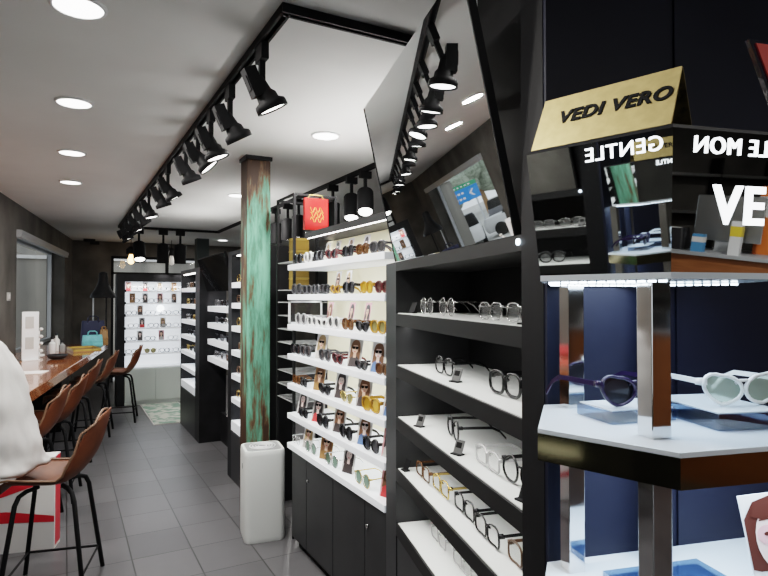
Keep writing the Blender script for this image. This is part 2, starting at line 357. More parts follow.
for i, (y, a) in enumerate(zip(LY, AIM)):
    track_spot(X0, y, a, f'black angled track spotlight, {ORD[i]} along the long rail from its near corner', 'spotlights along the long rail', 30)
# barrel spots on the back and inner rails
def barrel_spot(x, y, aim, label, group, lit=None, power=18, s=1.):
    t = thing('barrel_spotlight', label, 'spotlight', (x, y, CH - .035), 0, group); t.scale = (s, s, s)
    ax = Vector(aim).normalized(); q = ax.to_track_quat('-Z', 'Y'); top = Vector((0, 0, -.15))
    MB().box(-.045, .045, -.016, .016, -.05, 0).box(-.01, .01, -.01, .01, -.17, -.04).build('adapter', M['blackmatte'], t)
    MB().lathe([(.02, .012), (.055, .0), (.06, -.01), (.062, -.2), (.056, -.2), (.05, -.185)], n=24).build('barrel', M['blackmatte'], t, True, loc=top, rot=q.to_euler(), auto=40)
    MB().lathe([(.05, -.186), (.05, -.19), (.02, -.192)], n=24).build('lens', M['ledwarm'], t, loc=top, rot=q.to_euler())
    if power: lamp('SPOT', 'spot_beam', Vector((x, y, CH - .035)) + (top + ax * .21) * s, power, aim, spot_size=R(70), spot_blend=.7, shadow_soft_size=.05, color=(1, .97, .93))
for i, (y, a) in enumerate(((4.35, (-.25, -.5, -.9)), (4.62, (-.2, -.4, -1)), (5.03, (0, 0, -1)), (5.95, (0, 0, -1)), (6.3, (0, 0, -1)), (6.72, (0, 0, -1)), (7.9, (0, 0, -1)))):
    barrel_spot(X1, y, a, f'black barrel spotlight, {ORD[i]} along the inner rail beyond the sunglasses wall', 'barrel spotlights on the inner rail', s=1.15 if i < 3 else 1.2)
for i, (x, a) in enumerate(((1.0, (0, -.5, -1)), (1.36, (0, .1, -1)), (1.62, (0, .1, -1)))):
    barrel_spot(x, Y1, a, f'black barrel spotlight, {ORD[i]} on the back rail from the long rail', 'barrel spotlights on the back rail', s=1.5)

# ------------------------------------------------------------------ eyewear
FR = {k: mat('frame_' + k, c, r, me) for k, c, r, me in (
    ('black', (.008, .008, .009), .22, 0), ('white', (.8, .8, .78), .3, 0), ('tortoise', (.10, .04, .012), .25, 0), ('amber', (.36, .18, .02), .25, 0),
    ('maroon', (.09, .018, .02), .25, 0), ('silver', (.6, .6, .6), .25, 1), ('gold', (.7, .5, .17), .25, 1), ('grey', (.06, .06, .065), .3, 0), ('brown', (.09, .045, .022), .3, 0), ('purple', (.02, .012, .04), .2, 0))}
FR['clear'] = lens_mat('frame_clear', (.62, .62, .62), .55)
LN = {k: lens_mat('lens_' + k, c, d) for k, c, d in (
    ('dark', (.02, .02, .024), .9), ('grey', (.045, .045, .05), .85), ('brown', (.10, .045, .015), .8), ('amber', (.42, .24, .03), .75),
    ('green', (.10, .16, .12), .75), ('olive', (.17, .15, .06), .75), ('clear', (.8, .82, .82), .10), ('maroon', (.07, .03, .03), .85), ('blue', (.2, .42, .7), .6), ('mint', (.5, .6, .5), .6))}
def lens_shape(kind, n=20):
    pts = []
    for i in range(n):
        a = 2 * PI * i / n; c, s = math.cos(a), math.sin(a)
        if kind == 'round': x, z = c * .030, s * .029
        elif kind == 'cat':
            x, z = c * .034, s * .022
            if c > 0: z += .011 * c
        elif kind == 'rect': x = .032 * math.copysign(abs(c) ** .6, c); z = .023 * math.copysign(abs(s) ** .55, s)
        else:
            x = .033 * math.copysign(abs(c) ** .75, c); z = .028 * math.copysign(abs(s) ** .7, s)
            if s < 0: x *= 1 - .12 * abs(s)
        pts.append((x, z))
    return pts
PROTO = {}
def glasses_meshes(shape, fr, ln, thick):
    key = (shape, fr, ln, thick)
    if key in PROTO: return PROTO[key]
    pts = lens_shape(shape); hz = max(z for x, z in pts); lz = min(z for x, z in pts); cz = -lz + thick
    sx = .037
    f = MB()
    for sg in (-1, 1):
        f.tube([(sg * (sx + x), -.004 * abs(x) / .03, z + cz) for x, z in pts], thick, 6, closed=True)
    f.tube([(-.012, 0, cz + .009), (-.006, -.003, cz + .014), (.006, -.003, cz + .014), (.012, 0, cz + .009)], thick * .9, 6)
    xe = sx + .033; ze = cz + hz * .55
    for sg in (-1, 1): f.box(sg * xe - .006, sg * xe + .006, -.004, .008, ze - thick * 1.6, ze + thick * 1.6)
    L = []
    for sg in (-1, 1):
        m = MB(); m.poly([(sg * (sx + x), 0., z + cz) for x, z in (pts if sg > 0 else pts[::-1])]); L.append(m.mesh('lens', LN[ln]))
    T = []
    for sg in (-1, 1):
        m = MB(); x = sg * (xe + .002); h = max(thick * 1.3, .0018); w = max(thick * .55, .0012)
        path = [(x, .004, ze), (x * .99, .05, ze), (x * .97, .095, ze - .001), (x * .93, .118, ze - .012), (x * .88, .138, max(.004, ze - .034))]
        m.rings([[(px + dx * w, py, pz + dz * h) for dx, dz in ((-1, -1), (1, -1), (1, 1), (-1, 1))] for px, py, pz in path]); T.append(m.mesh('temple', FR[fr]))
    PROTO[key] = (f.mesh('frame', FR[fr], True), L, T); return PROTO[key]
def glasses(shape, fr, ln, loc, rz, label, group, thick=.0035, s=1., name='sunglasses'):
    t = thing(name, label, 'sunglasses' if name == 'sunglasses' else 'eyeglasses', loc, rz, group); t.scale = (s, s, s)
    fm, L, T = glasses_meshes(shape, fr, ln, thick)
    for nm, me in (('frame', fm), ('lens', L[0]), ('lens', L[1]), ('temple', T[0]), ('temple', T[1])):
        o = bpy.data.objects.new(nm, me); C.objects.link(o); o.parent = t
    return t
MINI = {}
def mini_glasses(fr, loc, rz, label, group, s=1.1):
    if fr not in MINI:
        m = MB(); pts = lens_shape('std', 12)
        for sg in (-1, 1):
            m.tube([(sg * (.036 + x), 0, z + .034) for x, z in pts], .004, 4, closed=True)
            m.box(sg * .07 - .003, sg * .07 + .003, 0, .12, .04, .046); m.box(sg * .07 - .003, sg * .07 + .003, .115, .122, 0, .046)
        m.box(-.01, .01, -.003, .003, .038, .044)
        MINI[fr] = m.mesh('eyeglasses', FR[fr])
    o = bpy.data.objects.new('eyeglasses', MINI[fr]); C.objects.link(o); o.location = loc; o.rotation_euler = (0, 0, rz); o.scale = (s, s, s)
    return tag(o, label, 'eyeglasses', group)

# portrait cards: printed faces on leaning card stands
def circ(cx, cz, rx, rz, n=16, a0=0, a1=2 * PI): return [(cx + rx * math.cos(a0 + (a1 - a0) * i / n), cz + rz * math.sin(a0 + (a1 - a0) * i / n)) for i in range(n + (a1 - a0 < 6))]
CARD = {}
def card_mesh(kind):
    if kind in CARD: return CARD[kind]
    bg, hair, skin, top, shades = {0: ('ppale', 'hairblond', 'skin', 'pgrey', 1), 1: ('pgrey', 'hairbrown', 'skin', 'hairblack', 1), 2: ('ppale', 'hairbrown', 'skinpale', 'pblue', 1),
        3: ('ppink', 'hairblack', 'skin', 'pgrey', 0), 4: ('pgrey', 'hairblack', 'skinpale', 'pred', 1), 5: ('tan', 'hairbrown', 'skin', 'tan', 1), 6: ('ppale', 'hairblack', 'skinpale', 'hairblack', 0), 7: ('ppink', 'hairbrown', 'skin', 'pred', 0)}[kind]
    m = MB(); w, h = .042, .19
    def lay(pts, k, mi): m.poly([(x, -.0006 * k - .0005, z) for x, z in pts], mi)
    lay([(-w, 0), (w, 0), (w, h), (-w, h)], 0, 0)
    lay([(-.034, .055), (.034, .05), (.032, .12), (.026, .155)] + circ(0, .15, .026, .028, 8, .2, PI - .2) + [(-.03, .13)], 1, 1)      # hair
    lay([(-.036, 0), (.036, 0), (.03, .05), (.012, .07), (-.012, .07), (-.03, .052)], 2, 3)           # top
    lay([(-.009, .06), (.009, .06), (.009, .09), (-.009, .09)], 3, 2)
    lay(circ(0, .118, .0195, .031), 4, 2)
    if shades:
        for s in (-1, 1): lay(circ(s * .0105, .125, .010, .0095, 10), 5, 4)
        lay([(-.02, .13), (.02, .13), (.02, .1335), (-.02, .1335)], 6, 4)
    else:
        for s in (-1, 1): lay(circ(s * .008, .124, .0035, .0018, 8), 5, 4)
    lay(circ(0, .099, .007, .0028, 8), 5, 5)
    lay([(-.0205, .142), (.0205, .142), (.016, .156), (-.014, .158)], 5, 1)
    CARD[kind] = m.mesh('print', [M[bg], M[hair], M[skin], M[top], M['ink'], M['pred']]); return CARD[kind]
CB = MB().box(-.043, .043, 0, .002, 0, .191).mesh('backing', M['paperwhite']); CF = MB().box(-.02, .02, .0, .05, 0, .004).mesh('foot', M['paperwhite'])
def card(kind, loc, rz, label, group, s=1., lean=12, sy=1.):
    t = thing('portrait_card', label, 'photo card', loc, rz, group); t.scale = (s, s, s * sy)
    for nm, me in (('backing', CB), ('print', card_mesh(kind))):
        o = bpy.data.objects.new(nm, me); C.objects.link(o); o.parent = t; o.rotation_euler = (R(-lean), 0, 0); o.location.z = .0006
    o = bpy.data.objects.new('foot', CF); C.objects.link(o); o.parent = t
    return t
PC = ['fair-haired woman in shades', 'brown-haired model in shades', 'woman in blue', 'face on pink', 'dark-haired woman in red', 'woman in tan', 'dark-haired pale face', 'brown-haired face in red']

# ------------------------------------------------------------------ peeling green pole and rear pole
t = thing('pole', 'square steel pole with peeling green paint and rust, behind the air purifier', 'pillar', (1.315, 4.49, 0))
MB().box(-.095, .095, -.09, .09, 0, CH - .03).build('shaft', M['pole'], t, bevel=.008)
MB().box(-.105, .105, -.1, .1, CH - .03, CH).build('collar', M['blacksat'], t)
t = thing('pole', 'dark grey square pole rising behind the far black shelf unit', 'pillar', (2.26, 11.25, 0))
MB().box(-.11, .11, -.11, .11, 0, CH).build('shaft', mat('dark_pole', (.05, .062, .06), .6), t)
MB().box(-.13, .13, -.13, .13, 0, .03).build('base_plate', M['blacksat'], t)

# ------------------------------------------------------------------ lit sunglasses wall (front faces the aisle)
SW = (1.36, 3.86, 0); SR = R(-90)
S = thing('sunglasses_display_unit', 'white-shelved lit sunglasses wall over charcoal cupboards beside the air purifier', 'display shelving', SW, SR)
W = 1.40
m = MB(); m.prism([(.06, .03), (W, .03), (W, .33), (0, .33), (0, .10), (.02, .05)], .06, .65); m.prism([(.08, .06), (W, .06), (W, .32), (.03, .32), (.03, .12)], 0, .06)
m.build('base_cabinet', M['charcoal'], S)
for i, (a, b) in enumerate(((.065, .335), (.34, .755), (.76, 1.165), (1.17, 1.395))):
    d = MB().box(a, b, .012, .03, .065, .645).build('door', M['charcoal'], S, bevel=.002)
    if i in (1, 3): MB().cyl((a + .03, .012, .52), (a + .03, .003, .52), .011, n=14).build('lock', M['chrome'], d, True)
SZ = [.69 + .2055 * k for k in range(7)]
for k, z in enumerate(SZ):
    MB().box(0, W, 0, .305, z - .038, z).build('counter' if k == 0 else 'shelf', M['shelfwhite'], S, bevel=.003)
MB().box(0, W, .305, .325, .65, 2.1).build('back_panel', M['cream'], S)
MB().box(-.42, 0, .40, .42, 0, 2.1).build('end_panel', M['charcoal'], S)
MB().box(.1, W, .09, .34, 2.105, 2.145).build('top_board', M['black'], S)
MB().box(.12, W, .10, .108, 2.101, 2.105).build('led_strip', M['ledwarm'], S)
def strip(o, rz, x0, x1, y, z, p, col=(.93, .97, 1), w=.03, aim=(0, 0, -1)):
    c = toworld(((x0 + x1) / 2, y, z), o, rz); l = lamp('AREA', 'shelf_strip_or_added_uplight', c, p, None, shape='RECTANGLE', size=x1 - x0, size_y=w, color=col)
    l.rotation_euler = (0, 0, rz) if aim[2] < 0 else (PI, 0, rz)
for z in SZ[1:]: strip(SW, SR, .02, W - .02, .2, z - .042, 1.1)
strip(SW, SR, .02, W - .02, .15, 2.085, 1.8)
strip(SW, SR, .1, W - .1, .25, 2.2, 14, (1, .98, .95), .1, (0, 0, 1))      # added unseen uplight on top of the unit, brightens the ceiling

SHN = ['lowest shelf of lit wall', 'second shelf up, lit wall', 'third shelf up, lit wall', 'fourth shelf up, lit wall', 'fifth shelf up, lit wall', 'second highest lit shelf', 'highest lit shelf']
G = lambda *a: a
rows = {6: [(3.74, 'std', 'black', 'dark'), (3.55, 'round', 'white', 'dark'), (3.37, 'std', 'black', 'grey'), (3.17, 'cat', 'maroon', 'dark'), (2.94, 'std', 'black', 'dark'), (2.76, 'std', 'tortoise', 'brown'), (2.59, 'std', 'grey', 'grey')],
        5: [(3.76, 'std', 'grey', 'grey'), (3.57, 'std', 'grey', 'dark'), (3.42, 'round', 'grey', 'dark'), (3.27, 'std', 'black', 'grey'), (3.11, 'cat', 'amber', 'brown'), (2.93, 'std', 'black', 'dark'), (2.71, 'std', 'amber', 'amber'), (2.54, 'std', 'maroon', 'maroon')],
        4: [(3.68, 'round', 'clear', 'grey'), (3.48, 'std', 'white', 'grey'), (3.32, 'cat', 'white', 'dark'), (3.14, 'round', 'white', 'grey'), (2.94, 'std', 'tortoise', 'brown'), (2.76, 'cat', 'black', 'dark'), (2.58, 'std', 'amber', 'olive')],
        3: [(3.78, 'std', 'black', 'dark'), (3.59, 'std', 'grey', 'dark'), (3.27, 'round', 'grey', 'grey'), (3.08, 'cat', 'maroon', 'dark'), (2.77, 'cat', 'black', 'grey'), (2.535, 'std', 'brown', 'brown')],
        2: [(3.76, 'std', 'tortoise', 'brown'), (3.63, 'std', 'black', 'grey'), (3.27, 'cat', 'black', 'dark'), (2.96, 'cat', 'gold', 'olive'), (2.66, 'std', 'amber', 'amber')],
        1: [(3.63, 'std', 'black', 'dark'), (3.30, 'round', 'black', 'dark'), (2.965, 'round', 'black', 'dark'), (2.66, 'round', 'black', 'grey')],
        0: [(3.765, 'round', 'silver', 'clear'), (3.5, 'round', 'silver', 'green'), (3.17, 'round', 'silver', 'green'), (2.76, 'round', 'gold', 'green')]}
fcards = {3: [(3.42, 0), (2.93, 1), (2.655, 2)], 2: [(3.45, 5), (3.12, 6), (2.815, 1), (2.52, 2)], 1: [(3.75, 6), (3.47, 4), (3.14, 1), (2.81, 2), (2.525, 3)], 0: [(3.64, 0), (3.33, 5), (3.01, 6), (2.545, 7)]}
SHP = {'std': 'squared', 'round': 'round', 'cat': 'upswept'}
for k, lst in rows.items():
    for i, (Y, sh, fr, ln) in enumerate(lst):
        thin = fr in ('silver', 'gold'); dmin = min([abs(Y - q[0]) for j, q in enumerate(lst) if j != i])
        glasses(sh, fr, ln, (1.395, Y, SZ[k] + .0008), SR + R(random.uniform(-4, 4)), f'{fr} {SHP[sh]} sunglasses, {ORD[i]} pair from green pole, {SHN[k]}',
                'sunglasses on the lit wall', .0018 if thin else (.0052 if fr in ('white', 'amber') else .0044), max(.95, min([1.24, dmin / .166] + [(abs(Y - q[0]) - .046) / .078 for q in fcards.get(k, [])])))
cards = {6: [(3.7, 0), (3.53, 4), (3.33, 2), (3.11, 6)], 5: [(3.52, 1), (3.36, 0)], 4: [(3.65, 7), (3.31, 3), (3.09, 3)]}
for k, lst in cards.items():
    for i, (Y, kd) in enumerate(lst):
        card(kd, (1.575, Y, SZ[k] + .0012), SR, f'rear card of {PC[kd]}, {ORD[i]} from pole, {SHN[k]}', 'photo cards on the lit wall', .9, 10, .9)
for k, lst in fcards.items():
    for i, (Y, kd) in enumerate(lst):
        card(kd, (1.42, Y, SZ[k] + .0012), SR + R(22 + random.uniform(-6, 6)), f'card of {PC[kd]}, {ORD[i]} from pole, {SHN[k]}', 'photo cards on the lit wall', 1.15, 9, .735)
# framed mirror with painted dark reflection at the end of the fourth shelf
t = thing('framed_mirror', 'small dark panel in a white frame at the pole end, fifth lit shelf up', 'framed panel', (1.49, 3.845, SZ[4] + .001), 0)
MB().box(-.125, .125, 0, .012, 0, .012).box(-.125, .125, 0, .012, .148, .16).box(-.125, -.113, 0, .012, 0, .16).box(.113, .125, 0, .012, 0, .16).build('frame', M['white'], t)
MB().box(-.113, .113, .004, .010, .012, .148).build('face', M['screen'], t)

# black wire rack between pole and lit wall, gold cartons and the red bag on it
t = thing('wire_rack', 'black wire rack standing between the green pole and the lit sunglasses wall', 'rack', (1.42, 4.06, 0))
for x, y in ((0, -.17), (0, .19), (.32, -.17), (.32, .19)): MB().box(x - .009, x + .009, y - .009, y + .009, 0, 2.44).build('post', M['blackmatte'], t)
for x in (0, .32): MB().box(x - .008, x + .008, -.17, .19, 2.425, 2.44).build('top_bar', M['blackmatte'], t)
for y in (-.17, .19): MB().box(0, .32, y - .008, y + .008, 2.425, 2.44).build('top_bar', M['blackmatte'], t)
MB().box(.2 - .007, .2 + .007, -.177, -.163, 2.15, 2.43).build('hook_bar', M['blackmatte'], t)
for z in (.95, 1.05, 1.15, 1.25, 1.36, 1.46, 1.56, 1.66, 1.75, 1.955):
    m = MB().tube([(.0, -.17, z), (.32, -.17, z), (.32, .19, z), (0, .19, z)], .004, 6, closed=True)
    for q in range(1, 6): m.tube([(0, -.17 + .06 * q, z), (.32, -.17 + .06 * q, z)], .0025, 4)
    m.build('wire_shelf', M['grey'], t)
CN = ['lowest of the four', 'second from the bottom', 'second from the top', 'topmost of the four']
for i, z in enumerate((1.7555, 1.8485, 1.9605, 2.0535)):
    t = thing('gold_carton', f'gold cardboard carton on the black wire rack, {CN[i]}', 'box', (1.56, 4.17, z), 0, 'gold cartons on the wire rack')
    MB().box(-.06, .06, -.055, .055, 0, .075).build('body', M['kraftdark'], t)
    MB().box(-.062, .062, -.057, .057, .079, .091).box(-.056, .056, -.05, .05, .075, .079).build('lid', M['kraft'], t)
t = thing('gift_bag', 'glossy red gift bag with gold print hanging in the black wire cage', 'bag', (1.567, 3.852, 2.18), 0)
MB().prism([(-.088, -.022), (.088, -.022), (.088, .022), (-.088, .022)], 0, .225, poly2=[(-.09, -.012), (.09, -.012), (.09, .012), (-.09, .012)]).build('body', M['redgift'], t)
MB().tube([(-.06, -.0, .222), (-.045, 0, .25), (.045, 0, .25), (.06, 0, .222)], .003, 6).build('handle', M['goldink'], t)
pr = MB()
for a in (0, 1, 2): pr.tube([(-.05 + .1 * i / 12, -.0245 + .0008 * a, .07 + .035 * a + .02 * math.sin(i * 1.3 + a)) for i in range(13)], .002, 4)
pr.build('print', M['goldink'], t)

# ------------------------------------------------------------------ near eyeglass cabinet
DO, DR = (1.332, 2.393, 0), R(-104.7)
D = thing('eyeglass_cabinet', 'tall black open eyeglass cabinet with white shelf tops under a tilted mirror', 'display cabinet', DO, DR)
MB().box(0, .178, 0, .37, 0, 1.855).build('side_panel', M['charcoal'], D)
MB().box(1.35, 1.4565, 0, .37, 0, 1.855).box(1.35, 1.4565, 0, .37, 1.855, CH).box(.9, 1.35, .08, .37, 1.855, CH).build('side_panel', M['shelfblackin'], D)
MB().box(.178, 1.35, .345, .37, 0, 1.855).build('back_panel', M['shelfblackin'], D)
MB().box(.178, 1.35, 0, .345, 1.815, 1.855).build('top_board', M['dcab'], D)
DZ = (1.629, 1.4, 1.171, .943, .703)
for z in DZ:
    o = MB().box(.178, 1.35, 0, .345, z - .056, z - .003).build('shelf', M['dcab'], D)
    MB().box(.184, 1.349, .008, .344, z - .003, z).build('inlay', M['dshelf'], o)
for a, b in ((.18, .762), (.766, 1.348)): 
    d = MB().box(a, b, .004, .022, .07, .64).build('door', M['charcoal'], D)
    MB().cyl((b - .05 if a < .5 else a + .05, .004, .5), (b - .05 if a < .5 else a + .05, -.012, .5), .01, n=12).build('knob', M['chrome'], d, True)
MB().box(.178, 1.35, .022, .345, 0, .647).build('base', M['black'], D)
for z in DZ + (1.815,): pass
for z in (1.57, 1.34, 1.112, .884): strip(DO, DR, .2, 1.33, .06, z, 1.1, (1, .99, .96), .02)
MB().cyl((1.336, -.004, 1.838), (1.336, .01, 1.838), .008, n=12).build('led_dot', M['led'], D)
# tilted mirror leaning out over the cabinet
t = thing('tilted_mirror', 'large frameless mirror tilted forward above the black eyeglass cabinet', 'mirror', toworld((0, 0, 1.857), DO, DR), DR)
th = math.atan2(.143, .665); hL = .69
T = Matrix.Rotation(th, 4, 'X')
MB().box(.176, 1.313, 0, .004, 0, hL, T=T).build('glass', M['mirror'], t)
MB().box(.172, 1.317, .005, .02, -.0, hL + .004, T=T).build('backing', M['blackmatte'], t)
MB().box(.168, .176, -.002, .02, 0, hL, T=T).build('edge_trim', M['blackmatte'], t); MB().box(1.313, 1.319, -.002, .02, 0, hL, T=T).build('edge_trim', M['blackmatte'], t)
for x in (.3, .85): MB().box(x, x + .03, .021, .1, .45, .48).box(x, x + .03, .09, .1, .0, .48).build('bracket', M['blackmatte'], t)

dn = ['top shelf', 'second shelf', 'third shelf', 'fourth shelf', 'lowest shelf']
def dgl(k, x, y, sh, fr, ln, label, rot=0, thick=.0026, s=1.12):
    return glasses(sh, fr, ln, toworld((x, y, DZ[k] + .0008), DO, DR), DR + R(rot), label + f', {dn[k]} of the black cabinet', 'eyeglasses in the black cabinet', thick, s, 'eyeglasses')
dgl(0, .44, .06, 'round', 'silver', 'clear', 'thin silver eyeglasses nearest the lit wall', 0, .0018)
dgl(0, .67, .06, 'round', 'silver', 'clear', 'thin silver eyeglasses, second pair from the lit wall', 0, .0018)
dgl(0, 1.045, .06, 'rect', 'silver', 'clear', 'thin silver eyeglasses, third pair from the lit wall', 0, .0018)
dgl(0, 1.235, .06, 'rect', 'silver', 'clear', 'thin silver eyeglasses beside the wide black side panel', 0, .0018)
dgl(1, .56, .09, 'std', 'black', 'clear', 'black eyeglasses behind the lone price tag', 4, .003)
dgl(1, 1.06, .1, 'std', 'black', 'clear', 'thick black eyeglasses near the wide black side panel', 6, .0042, 1.2)
dgl(2, .63, .10, 'round', 'black', 'clear', 'black round eyeglasses between the two price tags', -8, .0028, 1.25)
dgl(2, 1.0, .07, 'rect', 'clear', 'clear', 'clear plastic eyeglasses', 0, .003, 1.2)
dgl(2, 1.19, .08, 'round', 'black', 'clear', 'black round eyeglasses nearest the wide side panel', 5, .003, 1.25)
dgl(3, .36, .07, 'rect', 'tortoise', 'clear', 'dark tortoise eyeglasses nearest the lit wall', 0, .0026, 1.2)
dgl(3, .55, .08, 'rect', 'gold', 'clear', 'gold-templed eyeglasses', 0, .0026, 1.25)
dgl(3, .775, .085, 'rect', 'black', 'clear', 'black half-rim eyeglasses beside the gold pair', 0, .0026, 1.25)
dgl(3, .985, .075, 'rect', 'black', 'clear', 'black eyeglasses, second black pair from the gold pair', 0, .0026, 1.25)
dgl(3, 1.2, .085, 'rect', 'brown', 'clear', 'brown eyeglasses nearest the wide side panel', 0, .0026, 1.25)
dgl(4, .44, .11, 'rect', 'clear', 'clear', 'clear eyeglasses nearer the lit wall', 0, .0022, 1.2)
dgl(4, .68, .115, 'rect', 'clear', 'clear', 'clear eyeglasses further from the lit wall', 0, .0022, 1.2)
# silver caps that make the thin pairs glint on top shelf
def price_tag(k, x, y, label, rot=25, dark=False):
    t = thing('price_tag', label + f', {dn[k]} of the black cabinet', 'price tag', toworld((x, y, DZ[k]), DO, DR), DR + R(rot), 'price tags in the black cabinet')
    t.scale = (.85, .85, .85); MB().box(-.024, .024, -.012, .02, .0006, .006).build('foot', M['blackmatte'], t)
    T = Matrix.Rotation(R(-22), 4, 'X')
    MB().box(-.022, .022, -.0, .005, .003, .06, T=T).build('plate', M['blackmatte'] if dark else M['taggrey'], t)
    if not dark: MB().box(-.014, .014, -.001, 0, .028, .05, T=T).box(-.009, .009, -.0013, -.001, .033, .045, T=T).build('print', M['ink'], t)
price_tag(0, .245, .05, 'small dark price tag at the lit wall end', 20, True)
price_tag(1, .74, .06, 'small grey price tag')
price_tag(2, .40, .034, 'grey price tag nearer the lit wall')
price_tag(2, .83, .031, 'grey price tag in front of the round eyeglasses')
price_tag(2, 1.285, .035, 'dark price tag by the wide side panel', 15, True)
price_tag(3, .225, .026, 'dark price tag at the lit wall end', 10, True)
price_tag(0, 1.31, .03, 'flat grey price tag by the wide side panel', 5)

# ------------------------------------------------------------------ black panelled wall behind the mirrored tower
EO, ER = (.9594, .9728, 0), R(-14.7)
wd = struct(MB().box(.002, .338, 0, .012, 0, CH).box(.352, 1.0, 0, .012, 0, CH).box(.338, .352, .006, .012, 0, CH).box(1.0, 1.02, 0, .4, 0, CH).build('wall_display', M['navywall'], None, loc=EO, rot=(0, 0, ER)))
HC = (.122, -.211)
def hexp(r, cx=HC[0], cy=HC[1], sy=.917): return [(cx + r * math.cos(R(a)), cy + r * math.sin(R(a)) * sy) for a in (240, 300, 0, 60, 120, 180)]
# order: C, D, E, F, A, B
t = thing('display_tower', 'hexagonal mirrored display tower with white tiers and chrome posts at the black panelled wall', 'display stand', EO, ER)
TW = t
hb, ht = hexp(.228, .07, -.255, .95), hexp(.254, .07, -.255, .95)
m = MB().prism(hb, 1.738, 1.952, poly2=ht); m.m = [2, 2] + [0] * 6
m.build('mirrored_header', [M['mirror'], M['blacksat'], M['white']], t)
MB().prism(hb, 1.728, 1.738).build('header_underside', M['tierwhite'], t)
MB().prism(ht, 1.952, 1.957).build('header_lid', M['blacksat'], t)
# led line round the underside
hi = hexp(.205, .07, -.255, .95)
m = MB()
for i in (3, 4, 2, 5):
    a, b = hi[i], hi[(i + 1) % 6]
    L_ = math.hypot(b[0] - a[0], b[1] - a[1]); n = int(L_ / .016)
    for q in range(n):
        u = (q + .5) / n; x, y = a[0] + (b[0] - a[0]) * u, a[1] + (b[1] - a[1]) * u
        m.box(x - .0045, x + .0045, y - .004, y + .004, 1.7235, 1.7265)
m.build('led_strip', M['led'], t)
m = MB()
for i in (3, 4, 2, 5):
    a, b = Vector((*hi[i], 0)), Vector((*hi[(i + 1) % 6], 0)); d = (b - a).normalized(); nn = Vector((-d.y, d.x, 0)) * .007
    m.prism([tuple((a + nn)[:2]), tuple((a - nn)[:2]), tuple((b - nn)[:2]), tuple((b + nn)[:2])], 1.7265, 1.728)
m.build('led_tape', M['tierwhite'], t)
# mid platform
o = MB().prism(hexp(.262), 1.397, 1.447).build('platform_band', M['goldband'], t)
MB().prism(hexp(.262), 1.447, 1.456).build('platform_top', M['tierwhite'], t, bevel=.001)
PX = [(.036, -.045), (.026, -.318), (.252, -.045)]
for x, y in PX:
    for z0, z1 in ((1.1, 1.397), (1.456, 1.728)):
        w = .019 if y > -.1 else .0195
        MB().box(x - w, x + w, y - w, y + w, z0, z1).build('post', M['chrome'], t, bevel=.0015)
bp = hexp(.262)
lowp = [bp[5], bp[0], (1.0, bp[0][1]), (1.0, 0), (0, 0)]
MB().prism(lowp, 1.06, 1.10).build('lower_tier', M['tierwhite'], t)
MB().prism([(-.08, -.22), (.02, -.4), (1.0, -.4), (1.0, 0), (0, 0)], 0, 1.06).build('pedestal', M['black'], t)
lamp('AREA', 'tower_light', toworld((HC[0], HC[1] + .04, 1.722), EO, ER), 2.6, (0, 0, -1), shape='DISK', size=.36, color=(.66, .82, 1))
l = lamp('AREA', 'tower_light', toworld((HC[0] + .12, -.2, 1.39), EO, ER), 4.5, (0, 0, -1), shape='RECTANGLE', size=.45, size_y=.25, color=(.66, .82, 1)); l.rotation_euler = (0, 0, ER)
# reflected shop sign built as reversed glowing letters; VE is real lit lettering
def facebasis(i0, i1, u, z, d=.0012):
    a0, a1 = Vector((*hb[i0], 1.738)), Vector((*ht[i0], 1.952)); b0, b1 = Vector((*hb[i1], 1.738)), Vector((*ht[i1], 1.952))
    v = (z - 1.738) / .214; p = (a0.lerp(a1, v)).lerp(b0.lerp(b1, v), u); x = b0 - a0; y = (a1 + b1 - a0 - b0)
    Mx = basis(p, x, y); return Matrix.Translation(Mx.to_3x3() @ Vector((0, 0, d))) @ Mx
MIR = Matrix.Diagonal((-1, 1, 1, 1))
text('lettering', 'GENTLE', .032, M['glow_white'], t, facebasis(5, 0, .95, 1.922) @ MIR, offset=0, spacing=1.1)
text('lettering', 'TLE MON', .036, M['glow_white'], t, facebasis(0, 1, .80, 1.918) @ MIR, offset=0, spacing=1.1)
text('lettering', 'GEN', .036, M['glow_white'], t, facebasis(1, 2, .45, 1.912) @ MIR, offset=.0012, spacing=1.1)
text('lettering', 'VE', .083, M['glow_white'], t, facebasis(0, 1, .31, 1.814, .0016), offset=.0016, spacing=1.12)

# gold tent card
B_, C_ = Vector((*ht[5], 0)), Vector((*ht[0], 0)); e = (C_ - B_).normalized(); inn = Vector((-e.y, e.x, 0))
if inn.dot(Vector((*HC, 0)) - B_) < 0: inn = -inn
org = B_ + inn * .006
tent = thing('tent_sign', 'gold folded tent sign reading VEDI VERO on top of the mirrored tower', 'sign', toworld((org.x, org.y, 1.957), EO, ER), ER + math.atan2(e.y, e.x))
LS = (C_ - B_).length; hgt, dep = .103, .052
def slab(p, w=.0015):
    p = [Vector(q) for q in p]; n = (p[1] - p[0]).cross(p[2] - p[0]).normalized() * w
    return MB().rings([[q + n for q in p], [q - n for q in p]])
slab([(.006, 0, .0015), (LS - .004, 0, .0015), (LS - .004, dep, hgt), (.006, dep, hgt)]).build('front_panel', M['gold'], tent)
slab([(.006, dep * 2, .0015), (LS - .004, dep * 2, .0015), (LS - .004, dep + .003, hgt), (.006, dep + .003, hgt)]).build('rear_panel', M['golddark'], tent)
fb = basis((.052, .0, 0), (1, 0, 0), (0, dep, hgt)); nrm = Vector((0, -hgt, dep)).normalized()
fb = Matrix.Translation(Vector((.045, dep * .46, hgt * .46)) + nrm * .003) @ basis((0, 0, 0), (1, 0, 0), (0, dep, hgt)).to_3x3().to_4x4()
text('lettering', 'VEDI VERO', .036, M['ink'], tent, fb, offset=.0013, spacing=1.08, shear=.12, extrude=.0006)

